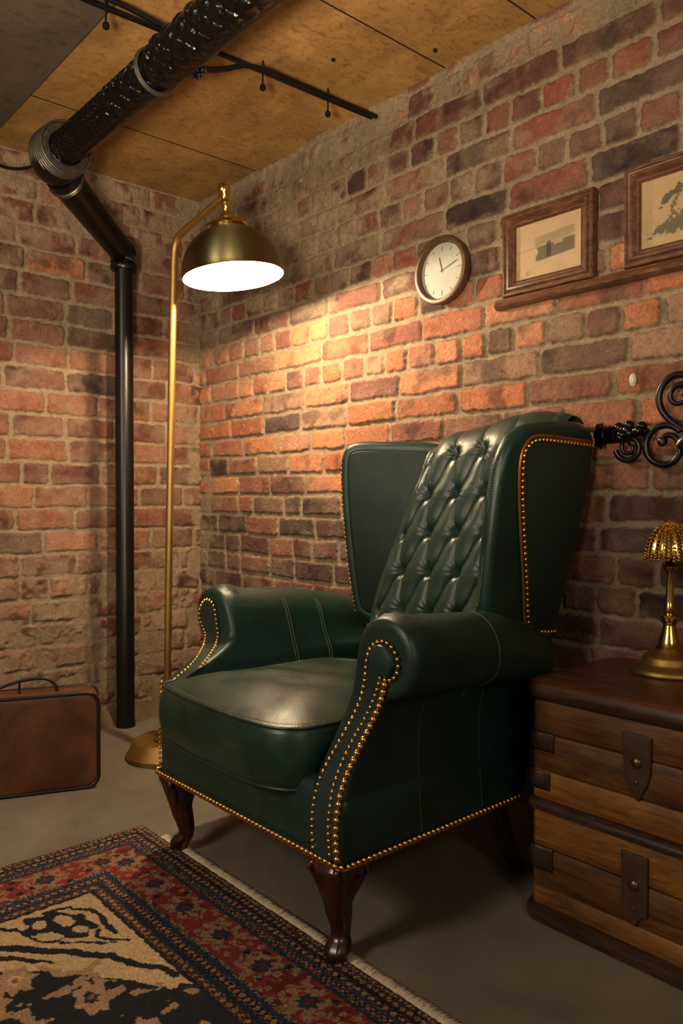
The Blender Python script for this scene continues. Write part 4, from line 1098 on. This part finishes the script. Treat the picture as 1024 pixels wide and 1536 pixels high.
# scattered small florets
fx_, fy_ = x / .030, y / .030; ox = _hash(np.floor(fx_), np.floor(fy_), 77) * .5 + .25; oy = _hash(np.floor(fx_), np.floor(fy_), 78) * .5 + .25; pick = _hash(np.floor(fx_), np.floor(fy_), 79)
dd = np.sqrt((fx_ % 1 - ox) ** 2 + (fy_ % 1 - oy) ** 2)
put(sel & (dd < .26) & (pick > .25) & (r > .036), tan * .95, .85); put(sel & (dd < .10) & (pick > .25) & (r > .036), rust)
put(sel & (dd < .3) & (pick < .12) & (r > .04), navy * 1.3)
motif(.198, .206, .010, tan, tan, navy); put((m >= .206) & (m < .217), blue * .9); motif(.217, .240, .017, tan, rust, navy); put((m >= .240) & (m < .252), blue * .7); motif(.252, .272, .020, tan, rust, brown); put((m >= .272) & (m < .282), navy)
# field
F = m >= .282; p_, q_ = a - .282, b - .282
put(F, navy)
n1 = fbm(x * 9, y * 9, 31, 3); n2 = fbm(x * 22, y * 22, 33, 3)
nz_ = (n2 - .5) * .020; 
def ell(ca_, cb_, ra_, rb_, ang=0, wv=0, nn_=8):
    da_, db_ = a - ca_ + nz_, b - cb_ + (n1 - .5) * .02; c_, s_ = math.cos(ang), math.sin(ang)
    e, f_ = (da_ * c_ + db_ * s_) / ra_, (-da_ * s_ + db_ * c_) / rb_
    return np.sqrt(e * e + f_ * f_) * (1 + wv * np.cos(nn_ * np.arctan2(f_, e)))
def seg_(pts, w):
    out_ = np.full(x.shape, 9.0)
    for (a0_, b0_), (a1_, b1_) in zip(pts, pts[1:]):
        L2 = (a1_ - a0_) ** 2 + (b1_ - b0_) ** 2; t_ = np.clip(((a + nz_ - a0_) * (a1_ - a0_) + (b + nz_ - b0_) * (b1_ - b0_)) / L2, 0, 1)
        out_ = np.minimum(out_, np.sqrt((a + nz_ - a0_ - t_ * (a1_ - a0_)) ** 2 + (b + nz_ - b0_ - t_ * (b1_ - b0_)) ** 2))
    return F & (out_ < w)
corner = F & ((p_ / .48 + q_ / .33 + (n1 - .5) * .12) < 1)
put(corner, cream)
put(F & (ell(.375, .395, .080, .052, -.6, .12, 7) < 1), navy)
put(F & (ell(.362, .382, .026, .018, -.5) < 1), cream); put(F & (ell(.40, .425, .030, .016, -.7) < 1), cream); put(F & (ell(.345, .43, .018, .014) < 1), cream)
put(F & (ell(.415, .365, .020, .013, -.4) < 1), cream)
for pts_, w_, c_ in (([(.30, .62), (.38, .52), (.47, .43), (.56, .36), (.70, .29)], .010, navy), ([(.29, .52), (.33, .47), (.40, .45), (.46, .40), (.52, .33)], .004, navy),
                     ([(.34, .66), (.42, .56), (.50, .48), (.60, .39), (.72, .31)], .016, cream), ([(.50, .48), (.55, .46), (.58, .42), (.56, .39)], .009, tan),
                     ([(.32, .34), (.36, .31), (.42, .31), (.48, .31)], .006, navy), ([(.31, .34), (.30, .40)], .006, navy), ([(.44, .33), (.47, .35), (.53, .31)], .005, navy)):
    put(seg_(pts_, w_), c_)
for ca_, cb_ in ((.47, .60), (.435, .66), (.51, .54), (.66, .44), (.56, .60), (.50, .74), (.62, .70), (.76, .55), (.82, .42), (.72, .66), (.92, .60), (.88, .74), (.60, .84), (.76, .84), (1.02, .45), (1.1, .62), (1.04, .78)):
    e_ = ell(ca_, cb_, .046, .034, -.5 + ca_, .16, 7); put(F & ~corner & (e_ < 1), tan); put(F & ~corner & (e_ < .42), navy * 1.3 if ca_ > .55 else cream); put(F & (e_ < .17) & ~corner, rust)
put(F & ~corner & (fbm(x * 30, y * 30, 55, 3) > .62) & (a + b > 1.0), tan * .9)
C = C * (.70 + .60 * RNG.random(x.shape))[..., None]
C = C * (.88 + .24 * fbm(x * 3, y * 3, 44))[..., None]; lum = C.mean(-1, keepdims=True); C = (lum + (C - lum) * .86) * .88 + .004
H = .009 + .0032 * RNG.random(x.shape) + .0012 * (n1 - .5)
ed = np.minimum(np.minimum(x - RX0, RX1 - x), np.minimum(RY1 - y, y - RY0)); H = H * sstep(-.002, .006, ed) + .0005
V = np.stack([x + (RNG.random(x.shape) - .5) * .0016, y + (RNG.random(x.shape) - .5) * .0016, H], -1)
rug = thing('patterned_rug', 'red and navy oriental rug with a cream patterned centre under the chair front legs', 'rug', (-1.3, .5, 0))
me = grid_mesh('pile', V, nu, nv, np.clip(C, 0, 1)); link('pile', me, M['pile'], rug, angle=0)
g = G(); rf = random.Random(8)
for i in range(1500):
    xx_ = RX0 + .10 + (RX1 - RX0 - .1) * (i + rf.random()) / 1500
    L = rf.uniform(.024, .036); dx = rf.uniform(-.006, .006); h = rf.uniform(.003, .008)
    g.tube([(xx_, RY1 - .003, .004), (xx_ + dx * .5, RY1 + L * .5, h), (xx_ + dx, RY1 + L, .002)], [.0022, .0024, .0012], 4)
fo = g.obj('fringe', M['fringe'], rug, angle=0)
settle(rug)

for o in list(COL.objects):
    k = o.name.split('.')[0]
    if k in ('ceiling_conduit', 'framed_picture', 'ceiling_screw') and o.parent is None:
        o['group'] = {'ceiling_conduit': 'thin conduits under the ceiling', 'framed_picture': 'framed pictures on the ledge', 'ceiling_screw': 'screw heads in the ceiling'}[k]

# ================================================================== CAMERA, LIGHT
cd = bpy.data.cameras.new('camera'); co = bpy.data.objects.new('camera', cd); COL.objects.link(co); SC.camera = co
co.location = (0, 0, EYE)
d = Vector((-.751, .660, -18 / 1175)).normalized()
co.rotation_euler = d.to_track_quat('-Z', 'Y').to_euler()
cd.sensor_fit = 'VERTICAL'; cd.sensor_height = 36; cd.lens = 36 * 1175 / 1536; cd.clip_start = .02

def area(name, loc, target, size, energy, col):
    l = bpy.data.lights.new(name, 'AREA'); l.energy = energy; l.color = col; l.size = size; l.shape = 'DISK'
    o = bpy.data.objects.new(name, l); COL.objects.link(o); o.location = loc
    o.rotation_euler = (Vector(target) - Vector(loc)).to_track_quat('-Z', 'Y').to_euler(); return o
area('fill_light_rear', (-1.2, -1.6, 2.15), (-2.2, 1.3, .8), .7, 49, (1, .84, .64))  # added soft fill from behind the camera, not a lamp of the room
area('fill_light_side', (1.1, .15, 1.75), (-1.1, 1.4, .5), .5, 9, (1, .82, .62))  # unseen fill added to brighten the chair side and trunk front
area('fill_light_up', (-.35, -.25, 1.05), (-1.7, 1.1, 2.32), .35, 25, (1, .80, .54)).data.spread = 1.7  # added uplight to brighten the ceiling, no standing lamp behind it
w = bpy.data.worlds.new('world'); SC.world = w; w.use_nodes = True
bg = w.node_tree.nodes['Background']; bg.inputs['Color'].default_value = (.95, .78, .60, 1); bg.inputs['Strength'].default_value = .13
SC.view_settings.view_transform = 'Standard'; SC.view_settings.look = 'None'; SC.view_settings.gamma = 1; SC.view_settings.use_curve_mapping = False
SC.view_settings.exposure = 0
SC.cycles.max_bounces = 8
